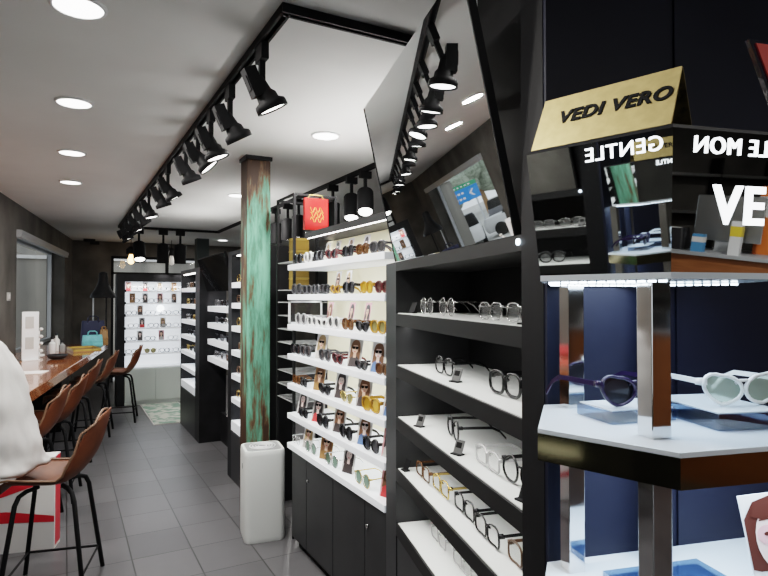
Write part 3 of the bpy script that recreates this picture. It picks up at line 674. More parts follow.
# red triangular sign in clear acrylic
t = thing('acrylic_sign', 'red triangular sign edged in clear acrylic standing on the mirrored tower', 'sign', toworld((.19, -.425, 1.957), EO, ER), ER)
MB().rings([[(-.072, -.006, .16), (.0, -.006, 0), (.02, -.006, 0), (.092, -.006, .16)], [(-.072, .002, .16), (.0, .002, 0), (.02, .002, 0), (.092, .002, .16)]]).build('acrylic_block', M['acrylic'], t)
MB().rings([[(-.060, -.0085, .154), (.006, -.0085, .008), (.014, -.0085, .008), (.080, -.0085, .154)], [(-.060, -.0065, .154), (.006, -.0065, .008), (.014, -.0065, .008), (.080, -.0065, .154)]]).build('red_face', M['red'], t)

# acrylic risers with cat-eye sunglasses
def riser(x, y, rz, w, d, h, label):
    t = thing('acrylic_riser', label, 'riser', toworld((x, y, 1.4568), EO, ER), ER + R(rz), 'acrylic risers on the tower')
    MB().box(-w / 2, w / 2, -d / 2, d / 2, 0, h).build('block', M['acrylic'], t, bevel=.001)
    MB().box(-w / 2 + .004, w / 2 - .004, -d / 2 + .004, d / 2 - .004, h, h + .002).build('top_plate', M['tierwhite'], t)
riser(.082, -.165, 2, .15, .11, .024, 'clear acrylic block under the dark cat-eye pair on the tower')
riser(.246, -.222, -4, .15, .2, .03, 'clear acrylic block under the pale cat-eye pair on the tower')
glasses('cat', 'purple', 'dark', toworld((.085, -.19, 1.4835), EO, ER), ER + R(8), 'dark purple cat-eye sunglasses on clear block behind the chrome post', 'cat-eye sunglasses on the tower', .003, 1.25)
glasses('cat', 'white', 'mint', toworld((.272, -.262, 1.4892), EO, ER), ER + R(-4), 'white cat-eye sunglasses with pale green lenses on the tower block', 'cat-eye sunglasses on the tower', .003, 1.25)
# portrait of a woman in tinted glasses on the lower tier
t = thing('portrait_card', 'photo card of an auburn-haired woman in tinted glasses on the lower white tier', 'photo card', toworld((.322, -.25, 1.101), EO, ER), ER + R(-12))
def cl(m, pts, k, mi): m.poly([(max(.001, x - .034) if k else x, -.0006 * k - .001, z) for x, z in pts], mi)
T = Matrix.Rotation(R(-6), 4, 'Y') @ Matrix.Rotation(R(-10), 4, 'X')
m = MB(); cl(m, [(0, 0), (.2, 0), (.2, .196), (0, .196)], 0, 0)
hairp = [(.028, .055), (.026, .1), (.036, .15), (.06, .182), (.1, .192), (.14, .182), (.166, .15), (.172, .1), (.168, .055), (.15, .05), (.05, .05)]
cl(m, hairp, 1, 1); cl(m, [(.02, 0), (.18, 0), (.16, .03), (.115, .05), (.085, .05), (.04, .03)], 2, 3); cl(m, [(.085, .02), (.115, .02), (.118, .07), (.082, .07)], 3, 2)
cl(m, circ(.1, .108, .048, .064, 24), 4, 2)
cl(m, [(.05, .155), (.06, .178), (.1, .186), (.14, .178), (.152, .15), (.12, .148), (.1, .155), (.075, .146)], 5, 1)
for s in (-1, 1):
    cl(m, circ(.1 + s * .024, .118, .021, .0185, 18), 6, 4); cl(m, circ(.1 + s * .023, .12, .008, .004, 12), 7, 1)
    cl(m, [(.1 + s * .008, .147), (.1 + s * .036, .145), (.1 + s * .036, .148), (.1 + s * .008, .15)], 6, 1)
cl(m, [(.095, .098), (.105, .098), (.102, .112)], 6, 5); cl(m, circ(.1, .074, .014, .006, 14), 6, 5)
m.v = [tuple(T @ Vector(p)) for p in m.v]
m.build('print', [M['paperwhite'], M['hairred'], M['skinpale'], M['ppale'], mat('print_pink_tint', (.85, .5, .52), .4), mat('print_lips', (.75, .25, .25), .5)], t)
MB().box(0, .2, 0, .003, 0, .196, T=T).build('backing', M['white'], t); MB().box(.02, .18, .0, .06, 0, .004).build('foot', M['white'], t)
t = thing('acrylic_riser', 'low clear acrylic block lying on the lower white tier behind the chrome post', 'riser', toworld((.2, -.14, 1.1005), EO, ER), ER, 'acrylic risers on the tower')
MB().box(-.12, .12, -.05, .05, 0, .012).build('block', M['acrylic'], t)

# added out-of-view mirror, angled so the tower header catches reflections
t = thing('added_standing_mirror', 'tall standing mirror in a thin black frame facing the mirrored tower', 'mirror', toworld((-1.30, -.58, 0), EO, ER), ER + R(105))
MB().box(-.36, .36, 0, .006, .35, 2.1).build('glass', M['mirror'], t)
MB().box(-.38, .38, .007, .03, .33, 2.12).box(-.38, -.36, -.004, .03, 0, 2.12).box(.36, .38, -.004, .03, 0, 2.12).build('frame', M['blackmatte'], t)
MB().box(-.36, .36, -.03, .2, 0, .02).build('foot', M['blackmatte'], t)

# ------------------------------------------------------------------ black shelf units further along the aisle
FRS = ['black', 'grey', 'black', 'brown', 'black', 'silver', 'gold']
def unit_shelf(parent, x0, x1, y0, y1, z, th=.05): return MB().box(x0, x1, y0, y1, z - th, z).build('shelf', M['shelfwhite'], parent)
RN = ['topmost', 'second', 'third', 'fourth', 'fifth', 'sixth', 'seventh']
def fill(o, rz, x0, x1, n, y, z, where, row, gname, s=1.15):
    for i in range(n):
        x = x0 + (x1 - x0) * (i + .5) / n + random.uniform(-.006, .006)
        mini_glasses(random.choice(FRS), toworld((x, y, z + .001), o, rz), rz + R(random.uniform(-8, 8)), f'eyeglasses, {ORD[i]} from far end, {RN[row]} shelf, {where}', gname, s)
# farthest unit
U1, UR = (1.37, 8.18, 0), R(-90)
u = thing('shelf_unit', 'black shelf unit with seven white shelves nearest the white end cabinet', 'display shelving', U1, UR)
MB().box(0, .04, 0, .31, 0, 2.05).build('side_panel', M['black'], u); MB().box(1.0, 1.25, 0, .31, 0, 2.05).build('side_panel', M['black'], u)
MB().box(.04, 1.0, .27, .31, .4, 2.05).build('back_panel', M['black'], u); MB().box(.04, 1.0, 0, .31, 2.0, 2.05).build('top_board', M['black'], u)
MB().box(.04, 1.0, .0, .31, 0, .5).build('base_cabinet', M['charcoal'], u)
MB().box(.1, .95, .02, .05, 1.99, 2.0).build('led_strip', M['ledwarm'], u)
for k, z in enumerate((1.815, 1.605, 1.405, 1.205, 1.0, .80, .60)):
    unit_shelf(u, .04, 1.0, .0, .268, z, .05 if k < 6 else .09)
    if k < 5: fill(U1, UR, .1, .98, 4, .06, z, 'farthest black shelf unit', k, 'eyeglasses in the farthest black unit')
    strip(U1, UR, .1, .95, .1, (z + .14 if k else 1.97), .7)
# recessed middle bay
U2 = (1.45, 6.93, 0)
u = thing('shelf_unit', 'recessed black shelf bay with four white shelves under a dark tilted mirror', 'display shelving', U2, UR)
MB().box(0, 1.33, .3, .34, 0, 2.13).build('back_panel', M['black'], u); MB().box(0, 1.33, .17, .3, 0, .34).build('plinth', M['black'], u)
MB().box(1.29, 1.33, .05, .3, 0, 2.13).build('side_panel', M['black'], u)
for k, z in enumerate((1.595, 1.405, 1.215, 1.02)):
    unit_shelf(u, .06, 1.28, 0, .3, z, .06)
    fill(U2, UR, .2, 1.2, 4, .045, z, 'recessed black shelf bay', k, 'eyeglasses in the recessed bay')
    for i, (x, kd) in enumerate(((.72, 7), (1.0, 0))):
        card(kd, toworld((x, .21, z + .0012), U2, UR), UR, f'card of {PC[kd]}, {ORD[i]} from far end, {RN[k]} shelf, recessed bay', 'photo cards in the recessed bay', .95, 10, .68)
    strip(U2, UR, .1, 1.25, .12, z + .145, .9)
t = thing('tilted_mirror', 'dark mirror tilted forward above the recessed black shelf bay', 'mirror', toworld((0, .0, 1.765), U2, UR), UR)
T = Matrix.Rotation(R(17), 4, 'X')
MB().box(.02, 1.28, 0, .004, 0, .38, T=T).build('glass', M['darkmirror'], t); MB().box(.01, 1.285, .005, .03, 0, .39, T=T).build('backing', M['blackmatte'], t)
# nearer unit beside the pole
U3 = (1.37, 5.58, 0)
u = thing('shelf_unit', 'tall black shelf unit partly hidden by the green pole', 'display shelving', U3, UR)
MB().box(0, .13, 0, .32, 0, 2.13).build('side_panel', M['black'], u); MB().box(.91, .95, 0, .32, 0, 2.13).build('side_panel', M['black'], u)
MB().box(.13, .91, .28, .32, .3, 2.13).build('back_panel', M['charcoal'], u); MB().box(.13, .91, 0, .32, 2.09, 2.13).build('top_board', M['black'], u)
MB().box(.13, .91, 0, .28, 0, .44).build('base_cabinet', M['charcoal'], u)
MB().box(.2, .85, .03, .06, 2.08, 2.09).build('led_strip', M['ledwarm'], u)
for k, z in enumerate((1.835, 1.645, 1.43, 1.205, .985, .765, .545)):
    unit_shelf(u, .13, .91, 0, .279, z, .05 if k < 6 else .09)
    if k < 4: fill(U3, UR, .16, .86, 3, .045, z, 'black shelf unit behind the green pole', k, 'eyeglasses in the unit behind the pole')
    elif k < 6:
        fill(U3, UR, .16, .6, 2, .045, z, 'black shelf unit behind the green pole', k, 'eyeglasses in the unit behind the pole')
        card(5 if k == 4 else 0, toworld((.30, .205, z + .0012), U3, UR), UR, f'photo card on the {RN[k]} shelf of the black unit behind the green pole', 'photo cards in the unit behind the pole', .9, 10, .8)
    strip(U3, UR, .2, .85, .1, (z + .14 if k else 2.06), .7)
strip(U2, UR, .1, 1.2, .32, 2.25, 8, (1, .98, .95), .1, (0, 0, 1)); strip(U1, UR, .1, 1.1, .2, 2.15, 8, (1, .98, .95), .1, (0, 0, 1))  # added unseen uplights above the units, lifting the ceiling brightness

# ------------------------------------------------------------------ white lit end cabinet
BO = (.70, 9.85, 0)
b = thing('lit_cabinet', 'tall black-framed cabinet with lit white shelves and white doors at the aisle end', 'display cabinet', BO, 0)
MB().box(0, .115, 0, .36, 0, 2.06).build('side_panel', M['black'], b); MB().box(1.04, 1.1, 0, .36, 0, 2.06).build('side_panel', M['black'], b)
MB().box(.115, 1.04, 0, .36, 1.945, 2.06).build('top_board', M['black'], b)
MB().box(.115, 1.04, .33, .36, .585, 1.945).build('back_panel', M['litwhite'], b)
MB().box(.115, 1.04, .02, .36, .0, .585).build('base_cabinet', M['offwhite'], b)
MB().box(.115, 1.04, 0.01, .35, .57, .59).build('counter', M['shelfwhite'], b)
for x0, x1 in ((.12, .565), (.575, 1.035)): MB().box(x0, x1, .0, .02, .06, .56).build('door', M['offwhite'], b, bevel=.003)
BZ = (1.796, 1.604, 1.41, 1.207, 1.0, .80)
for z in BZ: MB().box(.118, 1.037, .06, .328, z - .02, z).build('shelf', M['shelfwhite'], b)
for z in BZ: MB().box(.1, .13, -.012, .012, z - .02, z + .02).build('clip', M['blackmatte'], b)
lamp('AREA', 'cabinet_glow', toworld((.57, .12, 1.93), BO, 0), 5, (0, 0, -1), shape='RECTANGLE', size=.85, size_y=.1, color=(.93, .97, 1))
for k, xs in enumerate(((.181, .432, .651, .875), (.24, .432, .658, .875), (.357, None), (.387, .704), (.357, .681))):
    for i, x in enumerate(q for q in xs if q):
        kd = (7, 4, 0, 5, 6, 3, 1, 2)[(k * 3 + i) % 8]
        card(kd, toworld((x, .2, BZ[k] + .0012), BO, 0), 0, f'card of {PC[kd]}, {ORD[i]} from black frame, {RN[k]} shelf, lit end cabinet', 'photo cards in the lit end cabinet', 1.0, 6, .74 if k == 0 else .82)
t = thing('round_mirror', 'small round bright table mirror on the third shelf of the lit end cabinet', 'mirror', toworld((.66, .16, BZ[2] + .001), BO, 0), 0)
MB().cyl((0, 0, .10), (0, .012, .10), .058, n=28).build('disc', M['glow_white'], t, True, auto=40); MB().box(-.04, .04, -.02, .03, 0, .008).box(-.005, .005, .004, .012, 0, .05).build('stand', M['grey'], t)  # disc glows in place of the mirror's bright reflection
for k, lst in enumerate(([.3, .54, .74, .93], [.33, .55, .77], [.22, .5, .74, .93], [.25, .55, .74, .93], [.22, .5, .85], [.22, .5, .72, .93])):
    for i, x in enumerate(lst):
        if k == 5 and i == 1:
            glasses('round', 'gold', 'olive', toworld((x, .1, BZ[k] + .001), BO, 0), 0, 'large round dark sunglasses alone on the lowest shelf of the lit end cabinet', 'sunglasses in the lit end cabinet', .003, 1.25); continue
        mini_glasses('grey' if (i + k) % 3 else 'silver', toworld((x, .09, BZ[k] + .001), BO, 0), 0, f'tiny glasses, {ORD[i]} from black side frame, {RN[k]} shelf, lit end cabinet', 'glasses in the lit end cabinet', 1.1)
t = thing('floor_mat', 'faded patterned green and cream mat before the white end cabinet', 'mat', (1.32, 9.0, 0), 0)
MB().box(-.27, .27, -.8, .8, 0, .012).build('pile', M['grout_mat'], t); MB().box(-.285, .285, -.815, .815, 0, .008).build('border', M['pgrey'], t)

# pendant bulbs near the entrance
for x, lit, lb in ((1.075, True, 'glowing warm filament bulb hanging in a black socket'), (1.80, False, 'unlit clear bulb hanging in a black socket')):
    t = thing('pendant_bulb', lb + ' above the white end cabinet', 'pendant lamp', (x, 11.8, CH), 0, 'pendant bulbs')
    MB().cyl((0, 0, 0), (0, 0, -.18), .006, n=8).build('cord', M['blackmatte'], t); MB().lathe([(.03, -.15), (.085, -.2), (.085, -.30), (.07, -.30)], n=20).build('socket', M['blackmatte'], t, True, auto=40)
    MB().lathe([(.03, -.30), (.04, -.34), (.062, -.41), (.04, -.47), (.0, -.485)], n=18, caps=False).build('bulb', M['bulb'] if lit else M['bulbclear'], t, True)
t = thing('ceiling_sensor', 'small black box with a short arm fixed to the ceiling by the end wall', 'sensor', (.40, 12.3, CH), 0)
MB().box(-.11, .09, -.05, .05, -.05, 0).build('body', M['blackmatte'], t); MB().box(.0, .16, -.02, .02, -.1, -.04).build('arm', M['blackmatte'], t)

# ------------------------------------------------------------------ wooden bar along the street wall
def edge(Y): return -.194 + (Y - 4.726) * .1685
bar = thing('bar_counter', 'long glossy red-brown wooden bar along the dark street wall', 'bar', (-.2, 6.5, 0), 0)
def lb(x, y): return (x + .2, y - 6.5)
Ya, Yb_ = 4.42, 9.03
MB().prism([lb(wl(Ya) + .03, Ya), lb(edge(Ya), Ya), lb(edge(Yb_), Yb_), lb(wl(Yb_) + .03, Yb_)], .97, 1.05).build('worktop', M['wood'], bar, bevel=.006)
for y in (5.35, 6.3, 7.5, 8.4): MB().prism([lb(wl(y) + .05, y - .03), lb(edge(y) - .46, y - .03), lb(edge(y) - .46, y + .03), lb(wl(y) + .05, y + .03)], 0, .97).build('leg', M['blackmatte'], bar)
MB().prism([lb(wl(5.3) + .12, 5.3), lb(wl(5.3) + .16, 5.3), lb(wl(8.8) + .16, 8.8), lb(wl(8.8) + .12, 8.8)], .3, .97).build('back_board', M['blackmatte'], bar)

# bar stools
def shell_mesh():
    prof = [(-.215, .615), (-.205, .640), (-.16, .650), (-.06, .640), (.03, .634), (.09, .650), (.145, .692), (.187, .755), (.225, .83), (.25, .93), (.268, 1.01), (.275, 1.04)]
    hw = [.17, .195, .205, .215, .22, .222, .222, .22, .21, .19, .16, .12]
    rings = []
    for k, ((y, z), w) in enumerate(zip(prof, hw)):
        b = min(1, max(0, (k - 4) / 3)); row = []
        for i in range(13):
            u = -1 + i / 6; c = abs(u) ** 2.4
            row.append((u * w, y - c * .075 * b * (1 if k < 10 else .4), z + c * .055 * (1 - b) * (0 if k == 0 else 1) - (c * .03 if k > 9 else 0)))
        rings.append(row)
    m = MB().rings(rings, caps=False, closed=False); return m.mesh('shell', [M['brown']], True), [(r[0], r[-1]) for r in rings]
SHELL, EDG = shell_mesh()
rimpts = [e[0] for e in EDG] + [EDG[-1][0]] + [e[1] for e in EDG[::-1]]
RIM = MB().tube([e[0] for e in EDG] + [tuple(Vector(EDG[-1][0]).lerp(Vector(EDG[-1][1]), q / 6) + Vector((0, 0, .018 * math.sin(PI * q / 6)))) for q in range(1, 6)] + [e[1] for e in EDG[::-1]], .007, 6).mesh('rim', M['seatrim'], True)
def legm(sx, sy):
    return MB().tube([(sx * .06, sy * .06, .615), (sx * .12, sy * .10, .612), (sx * .15, sy * .125, .595), (sx * .165, sy * .14, .55), (sx * .225, sy * .205, .0)], .0125, 8).mesh('leg', M['blackmatte'], True)
LEGS = [legm(sx, sy) for sx in (-1, 1) for sy in (-1, 1)]
FOOT = MB().tube([(-.205, -.185, .14), (.205, -.185, .14), (.205, .185, .14), (-.205, .185, .14)], .008, 6, closed=True).mesh('footrest', M['blackmatte'], True)
def stool(x, y, rz, label):
    t = thing('bar_stool', label, 'bar stool', (x, y, 0), R(rz), 'brown bar stools')
    for nm, me in [('shell', SHELL), ('rim', RIM), ('footrest', FOOT)] + [('leg', l) for l in LEGS]:
        o = bpy.data.objects.new(nm, me); C.objects.link(o); o.parent = t
        if nm == 'shell':
            s = o.modifiers.new('thickness', 'SOLIDIFY'); s.thickness = .012; s.offset = -1
            s = o.modifiers.new('smooth', 'SUBSURF'); s.levels = 1; s.render_levels = 1
    t.scale = (1.06, 1.06, 1.0); return t
stool(-.05, 3.90, -104, 'brown shell bar stool pulled out, white plastic bag slumped on it')
stool(-.26, 5.04, -98, 'brown shell bar stool just behind the red and white shopping bag')
stool(-.115, 5.68, -98, 'brown shell bar stool at the bar, third from the white plastic bag')
stool(.06, 6.94, -98, 'brown shell bar stool at the bar, fourth from the white plastic bag')
stool(.30, 8.02, -98, 'brown shell bar stool at the bar, fifth from the white plastic bag')
stool(.66, 8.75, -99, 'brown shell bar stool standing free before the white end cabinet')

# white plastic bag slumped over the pulled-out stool
rs = []
NB = 40
prof = [(.0, .725, .10), (.02, .722, .85), (.1, .735, 1.0), (.25, .76, 1.0), (.45, .91, .93), (.62, 1.06, .84), (.78, 1.22, .74), (.9, 1.36, .56), (.97, 1.45, .36), (1.0, 1.475, .10)]
for k, (tt, z, w) in enumerate(prof):
    row = []
    for i in range(NB):
        a = 2 * PI * i / NB
        wr = 1 + .035 * math.sin(5 * a + 2 * k * .6) + .02 * math.sin(11 * a - k) * (1 if 1 < k < 9 else .3)
        row.append((.29 * w * wr * math.cos(a) - .08 * tt, .19 * w * wr * math.sin(a) + .02 * tt, z + .012 * math.sin(3 * a + k)))
    rs.append(row)
t = thing('plastic_bag', 'large crumpled white plastic bag slumped on the pulled-out brown stool', 'bag', (-.36, 3.93, 0), 0)
o = MB().rings(rs).build('sack', M['bag'], t, True); q = o.modifiers.new('smooth', 'SUBSURF'); q.levels = 2; q.render_levels = 2
tx = bpy.data.textures.new('crumple', 'CLOUDS'); tx.noise_scale = .16; tx.noise_depth = 3
q = o.modifiers.new('crumple', 'DISPLACE'); q.texture = tx; q.strength = .07; q.mid_level = .5; q.texture_coords = 'LOCAL'
kn = MB().tube([(-.10, .0, 1.40), (-.07, 0.02, 1.45), (-.03, .02, 1.47), (0, .03, 1.44)], [.02, .014, .012, .006], 8).build('tied_handle', M['bag'], t, True)
# red and white shopping bag on the floor
t = thing('shopping_bag', 'white paper shopping bag with red bands and red side on the floor', 'bag', (-.30, 4.64, 0), R(-14))
MB().prism([(-.3, -.07), (.27, -.07), (.27, .07), (-.3, .07)], 0, .62).build('body', M['paperwhite'], t)
def band(fz, h):
    m = MB()
    for i in range(16):
        x0, x1 = -.3 + .57 * i / 16, -.3 + .57 * (i + 1) / 16
        m.poly([(x0, -.0715, fz(x0)), (x1, -.0715, fz(x1)), (x1, -.0715, fz(x1) + h(x1)), (x0, -.0715, fz(x0) + h(x0))])
    m.build('red_band', M['bagred'], t)
band(lambda x: .37 + .16 * max(0, x + .05) * 2, lambda x: .07 + .05 * (x + .3))
band(lambda x: .20 - .06 * max(0, x), lambda x: max(.003, .075 - .12 * max(0, x + .02)))
MB().box(.2705, .2715, -.05, .065, .02, .615).build('red_side', M['bagred'], t)
MB().tube([(-.12, -.07, .61), (-.1, -.075, .68), (.08, -.075, .68), (.1, -.07, .61)], .004, 6).build('handle', M['paperwhite'], t)

# ------------------------------------------------------------------ air purifier
def rrect(w, d, r, n=6):
    p = []
    for cx, cy, a0 in ((w - r, d - r, 0), (-w + r, d - r, 90), (-w + r, -d + r, 180), (w - r, -d + r, 270)):
        p += [(cx + r * math.cos(R(a0 + 90 * i / n)), cy + r * math.sin(R(a0 + 90 * i / n))) for i in range(n + 1)]
    return p
t = thing('air_purifier', 'white box-shaped air purifier on the floor in front of the green pole', 'air purifier', (1.245, 4.06, 0), R(-8))
t.scale = (1, 1, .962)
pr = [(.965, 0), (.985, .012), (1, .03), (1, .62), (.985, .645), (.955, .655)]
MB().rings([[(x * s, y * s, z) for x, y in rrect(.142, .142, .045)] for s, z in pr]).build('body', M['purifier'], t, True, auto=35)
MB().rings([[(x, y, z) for x, y in rrect(.118, .118, .035)] for z in (.652, .657)]).build('top_panel', M['grey'], t)
m = MB()
for r_ in (.03, .05, .07, .09): m.tube([(r_ * math.cos(2 * PI * i / 28), r_ * math.sin(2 * PI * i / 28), .66) for i in range(28)], .004, 6, closed=True)
m.build('grille', M['white'], t, True)
MB().cyl((-.1435, -.02, .53), (-.1405, -.02, .53), .02, n=18).build('sensor_window', M['grey'], t)

# ------------------------------------------------------------------ things on the bar
t = thing('dome_lamp', 'large black dome lamp on two rods behind the handbags on the bar', 'lamp', (.46, 8.93, 1.05), 0)
MB().lathe([(.165, .635), (.168, .65), (.15, .70), (.11, .75), (.075, .83), (.06, .9), (.055, .98), (.03, 1.0)], n=32).build('shade', M['blackmatte'], t, True, auto=50)
for x in (-.12, .04): MB().cyl((x - .0, 0, .01), (x, 0, .66), .009, n=10).build('rod', M['steel'] if x < 0 else M['blackmatte'], t)
MB().box(-.15, .06, -.06, .06, 0, .015).build('base', M['blackmatte'], t)
def handbag(nm, label, loc, rz, w, d, h, m_, hm, hh=.08):
    t = thing(nm, label, 'bag', loc, R(rz))
    MB().rings([[(x * s, y * s2, z) for x, y in rrect(w / 2, d / 2, min(w, d) * .3)] for s, s2, z in ((.94, .9, 0), (1, 1, .02), (.98, .9, h * .5), (.92, .5, h * .9), (.9, .3, h))]).build('body', m_, t, True, auto=40)
    for y in (-d * .2, d * .2): MB().tube([(-w * .22, y, h * .9), (-w * .2, y, h + hh * .7), (-w * .12, y, h + hh), (w * .12, y, h + hh), (w * .2, y, h + hh * .7), (w * .22, y, h * .9)], .006, 6).build('handle', hm, t, True)
    MB().box(-w * .44, w * .44, -d * .52, -d * .45, h * .42, h * .47).build('seam', hm, t)
handbag('handbag', 'teal leather handbag standing on the far end of the bar', (.315, 8.5, 1.052), 5, .25, .11, .15, M['teal'], M['teal'], .05)
handbag('handbag', 'dark navy bag behind the teal handbag on the bar', (.33, 8.72, 1.052), 5, .30, .12, .33, M['navy'], M['navy'], .06)
handbag('handbag', 'small tan bag beside the teal handbag at the bar end', (.455, 8.62, 1.052), 12, .10, .10, .21, M['tan'], M['tan'], .04)
t = thing('counter_display', 'tall white counter stand with two photo panels on the bar by the window', 'display stand', (-.31, 6.9, 1.05), R(15))
MB().box(-.075, .075, 0, .02, 0, .5).box(-.08, .08, -.04, .06, 0, .012).build('board', M['white'], t)
for z in (.12, .33): MB().box(-.045, .03, -.003, 0, z, z + .12).build('photo', M['pgrey'], t)
t = thing('bead_stand', 'small white openwork display stand on the bar beside the window', 'display stand', (-.25, 7.5, 1.05), 0)
MB().cyl((0, 0, 0), (0, 0, .3), .006, n=8).lathe([(.05, 0), (.05, .01), (.01, .015)]).build('post', M['white'], t)
m = MB()
for k in range(7): m.ball((.015 * (-1) ** k, 0, .05 + .04 * k), .022, .02, .02, 10)
m.build('beads', M['ppale'], t, True)
for i, (x, y, h, m_, lbl) in enumerate(((-.13, 7.7, .19, 'white', 'white spray bottle on the bar by the window frame'), (-.09, 8.0, .22, 'ppale', 'taller pale bottle on the bar by the window frame'), (-.03, 7.85, .13, 'grey', 'short grey bottle on the bar by the window frame'))):
    t = thing('bottle', lbl, 'bottle', (x, y, 1.05), 0)
    MB().lathe([(.032, 0), (.035, .01), (.035, h * .6), (.014, h * .72), (.014, h * .85)], n=18).build('body', M[m_], t, True, auto=40)
    MB().lathe([(.017, h * .85), (.017, h), (.004, h)], n=14).build('cap', M['blacksat'], t, True, auto=40)
t = thing('round_dish', 'round black dish standing on the bar near the stools', 'dish', (-.07, 6.95, 1.05), 0)
MB().lathe([(.05, 0), (.085, .015), (.1, .045), (.092, .05), (.07, .02), (.0, .016)], n=28).build('bowl', M['blacksat'], t, True)
MB().lathe([(.055, 0), (.055, .004), (.05, .004)], n=20).build('foot_ring', M['grey'], t)
t = thing('tray', 'shallow orange-tan tray lying on the bar before the handbags', 'tray', (.20, 7.92, 1.05), R(8))
MB().box(-.15, .15, -.25, .25, 0, .012).build('base', M['tan'], t); MB().box(-.15, -.14, -.25, .25, .012, .035).box(.14, .15, -.25, .25, .012, .035).box(-.15, .15, -.25, -.24, .012, .035).box(-.15, .15, .24, .25, .012, .035).build('rim', M['kraft'], t)
t = thing('paper_sheet', 'white sheet of paper lying on the bar before the teal handbag', 'paper', (.30, 8.15, 1.0505), R(20))
MB().box(-.1, .1, -.14, .14, 0, .002).build('sheet', M['paperwhite'], t)
t = thing('paper_sheet', 'pale open booklet lying on the near half of the bar', 'booklet', (-.28, 5.8, 1.0505), R(-15))
MB().box(-.14, -.002, -.1, .1, 0, .006).build('page', M['paperwhite'], t); MB().box(.002, .14, -.1, .1, 0, .006).build('page', M['ppale'], t)
t = thing('pouch', 'dark red pouch lying on the near end of the bar behind the white bag', 'pouch', (-.60, 6.1, 1.05), R(10))
MB().rings([[(x * s, y * s, z) for x, y in rrect(.1, .07, .04)] for s, z in ((.9, 0), (1, .03), (.95, .08), (.6, .11))]).build('body', M['pred'], t, True); MB().box(-.07, .07, -.008, .008, .108, .114).build('zip', M['grey'], t)
t = thing('wall_switch', 'small pale switch plate on the dark pier beside the street window', 'switch', toworld((.32, -.001, 1.66), LW, LR), LR)
MB().box(-.06, .06, -.012, 0, 0, .09).build('plate', M['pgrey'], t); MB().box(-.03, .03, -.018, -.012, .02, .07).build('rocker', M['ppale'], t)

# ------------------------------------------------------------------ cash counter behind the viewer (seen mirrored in the tower header)
KO, KR = (3.3, -3.75, 0), R(222)
k = thing('cash_counter', 'brown wooden cash counter with grey top reflected in the mirrored header', 'counter', KO, KR)
MB().box(-1.1, .95, 0, .6, 0, 1.35).build('front_panel', M['woodplain'], k); MB().box(-1.13, .98, -.03, .63, 1.35, 1.38).build('worktop', M['alu'], k)
t = thing('desktop_computer', 'silver all-in-one desktop computer seen from behind on the cash counter', 'computer', toworld((.0, .3, 1.38), KO, KR), KR)
MB().box(-.28, .28, -.012, .012, .1, .52).build('case', M['steel'], t, bevel=.008); MB().box(-.1, .1, 0, .18, 0, .01).box(-.09, .09, .005, .015, 0, .3).build('stand', M['alu'], t)
m = MB().poly([(x, -.0125, z) for x, z in circ(-.014, .37, .017, .022)] + []).poly([(x, -.0125, z) for x, z in circ(.012, .37, .017, .022)])
m.poly([(0, -.0126, .398), (.012, -.0126, .402), (.014, -.0126, .415), (.002, -.0126, .41)]); m.build('emblem', M['ink'], t)
MB().box(-.27, .27, .012, .0135, .16, .51).build('screen', M['ink'], t)
for x, y, w, d, h, m_, lb2 in ((-.13, .06, .09, .06, .3, 'yellow', 'tall white and yellow carton on the cash counter'), (.17, .08, .1, .07, .16, 'blue', 'pale blue carton on the cash counter'), (-.26, .5, .13, .08, .62, 'orange', 'orange box file on the cash counter'), (-.4, .5, .11, .1, .6, 'blue', 'blue box file on the cash counter'), (-.53, .5, .11, .1, .58, 'white', 'white box file on the cash counter')):
    t = thing('carton', lb2, 'box', toworld((x, y, 1.38), KO, KR), KR + R(6))
    MB().box(-w / 2, w / 2, -d / 2, d / 2, 0, h).build('body', M['white'] if m_ == 'yellow' else M[m_], t); MB().box(-w / 2 - .001, w / 2 + .001, -d / 2 - .001, d / 2 + .001, h * .55, h * .85).build('label_band', M[m_] if m_ == 'yellow' else M['ppale'], t)
for x, lb2 in ((.42, 'black card terminal on the cash counter'), (.72, 'white receipt printer on the cash counter')):
    t = thing('card_terminal', lb2, 'terminal', toworld((x, .22, 1.38), KO, KR), KR)
    mm = M['blacksat'] if x < .5 else M['white']
    MB().rings([[(px * s, py * s, z) for px, py in rrect(.12, .13, .03)] for s, z in ((1, 0), (1, .05), (.8, .2))]).build('body', mm, t, True, auto=40); MB().box(-.06, .06, -.1, .0, .2, .203).build('display', M['ppale'], t)

t = thing('wall_shelf', 'dark grid wall shelf behind the cash counter, reflected in the mirrored header', 'shelf', (4.2, -5.12, 0), R(180))
for z in (.9, 1.3, 1.7, 2.1): MB().box(-.9, .9, -.22, 0, z, z + .03).build('board', M['steel'], t)
for x in (-.9, -.3, .3, .88): MB().box(x, x + .02, -.22, 0, .5, 2.3).build('upright', M['blackmatte'], t)

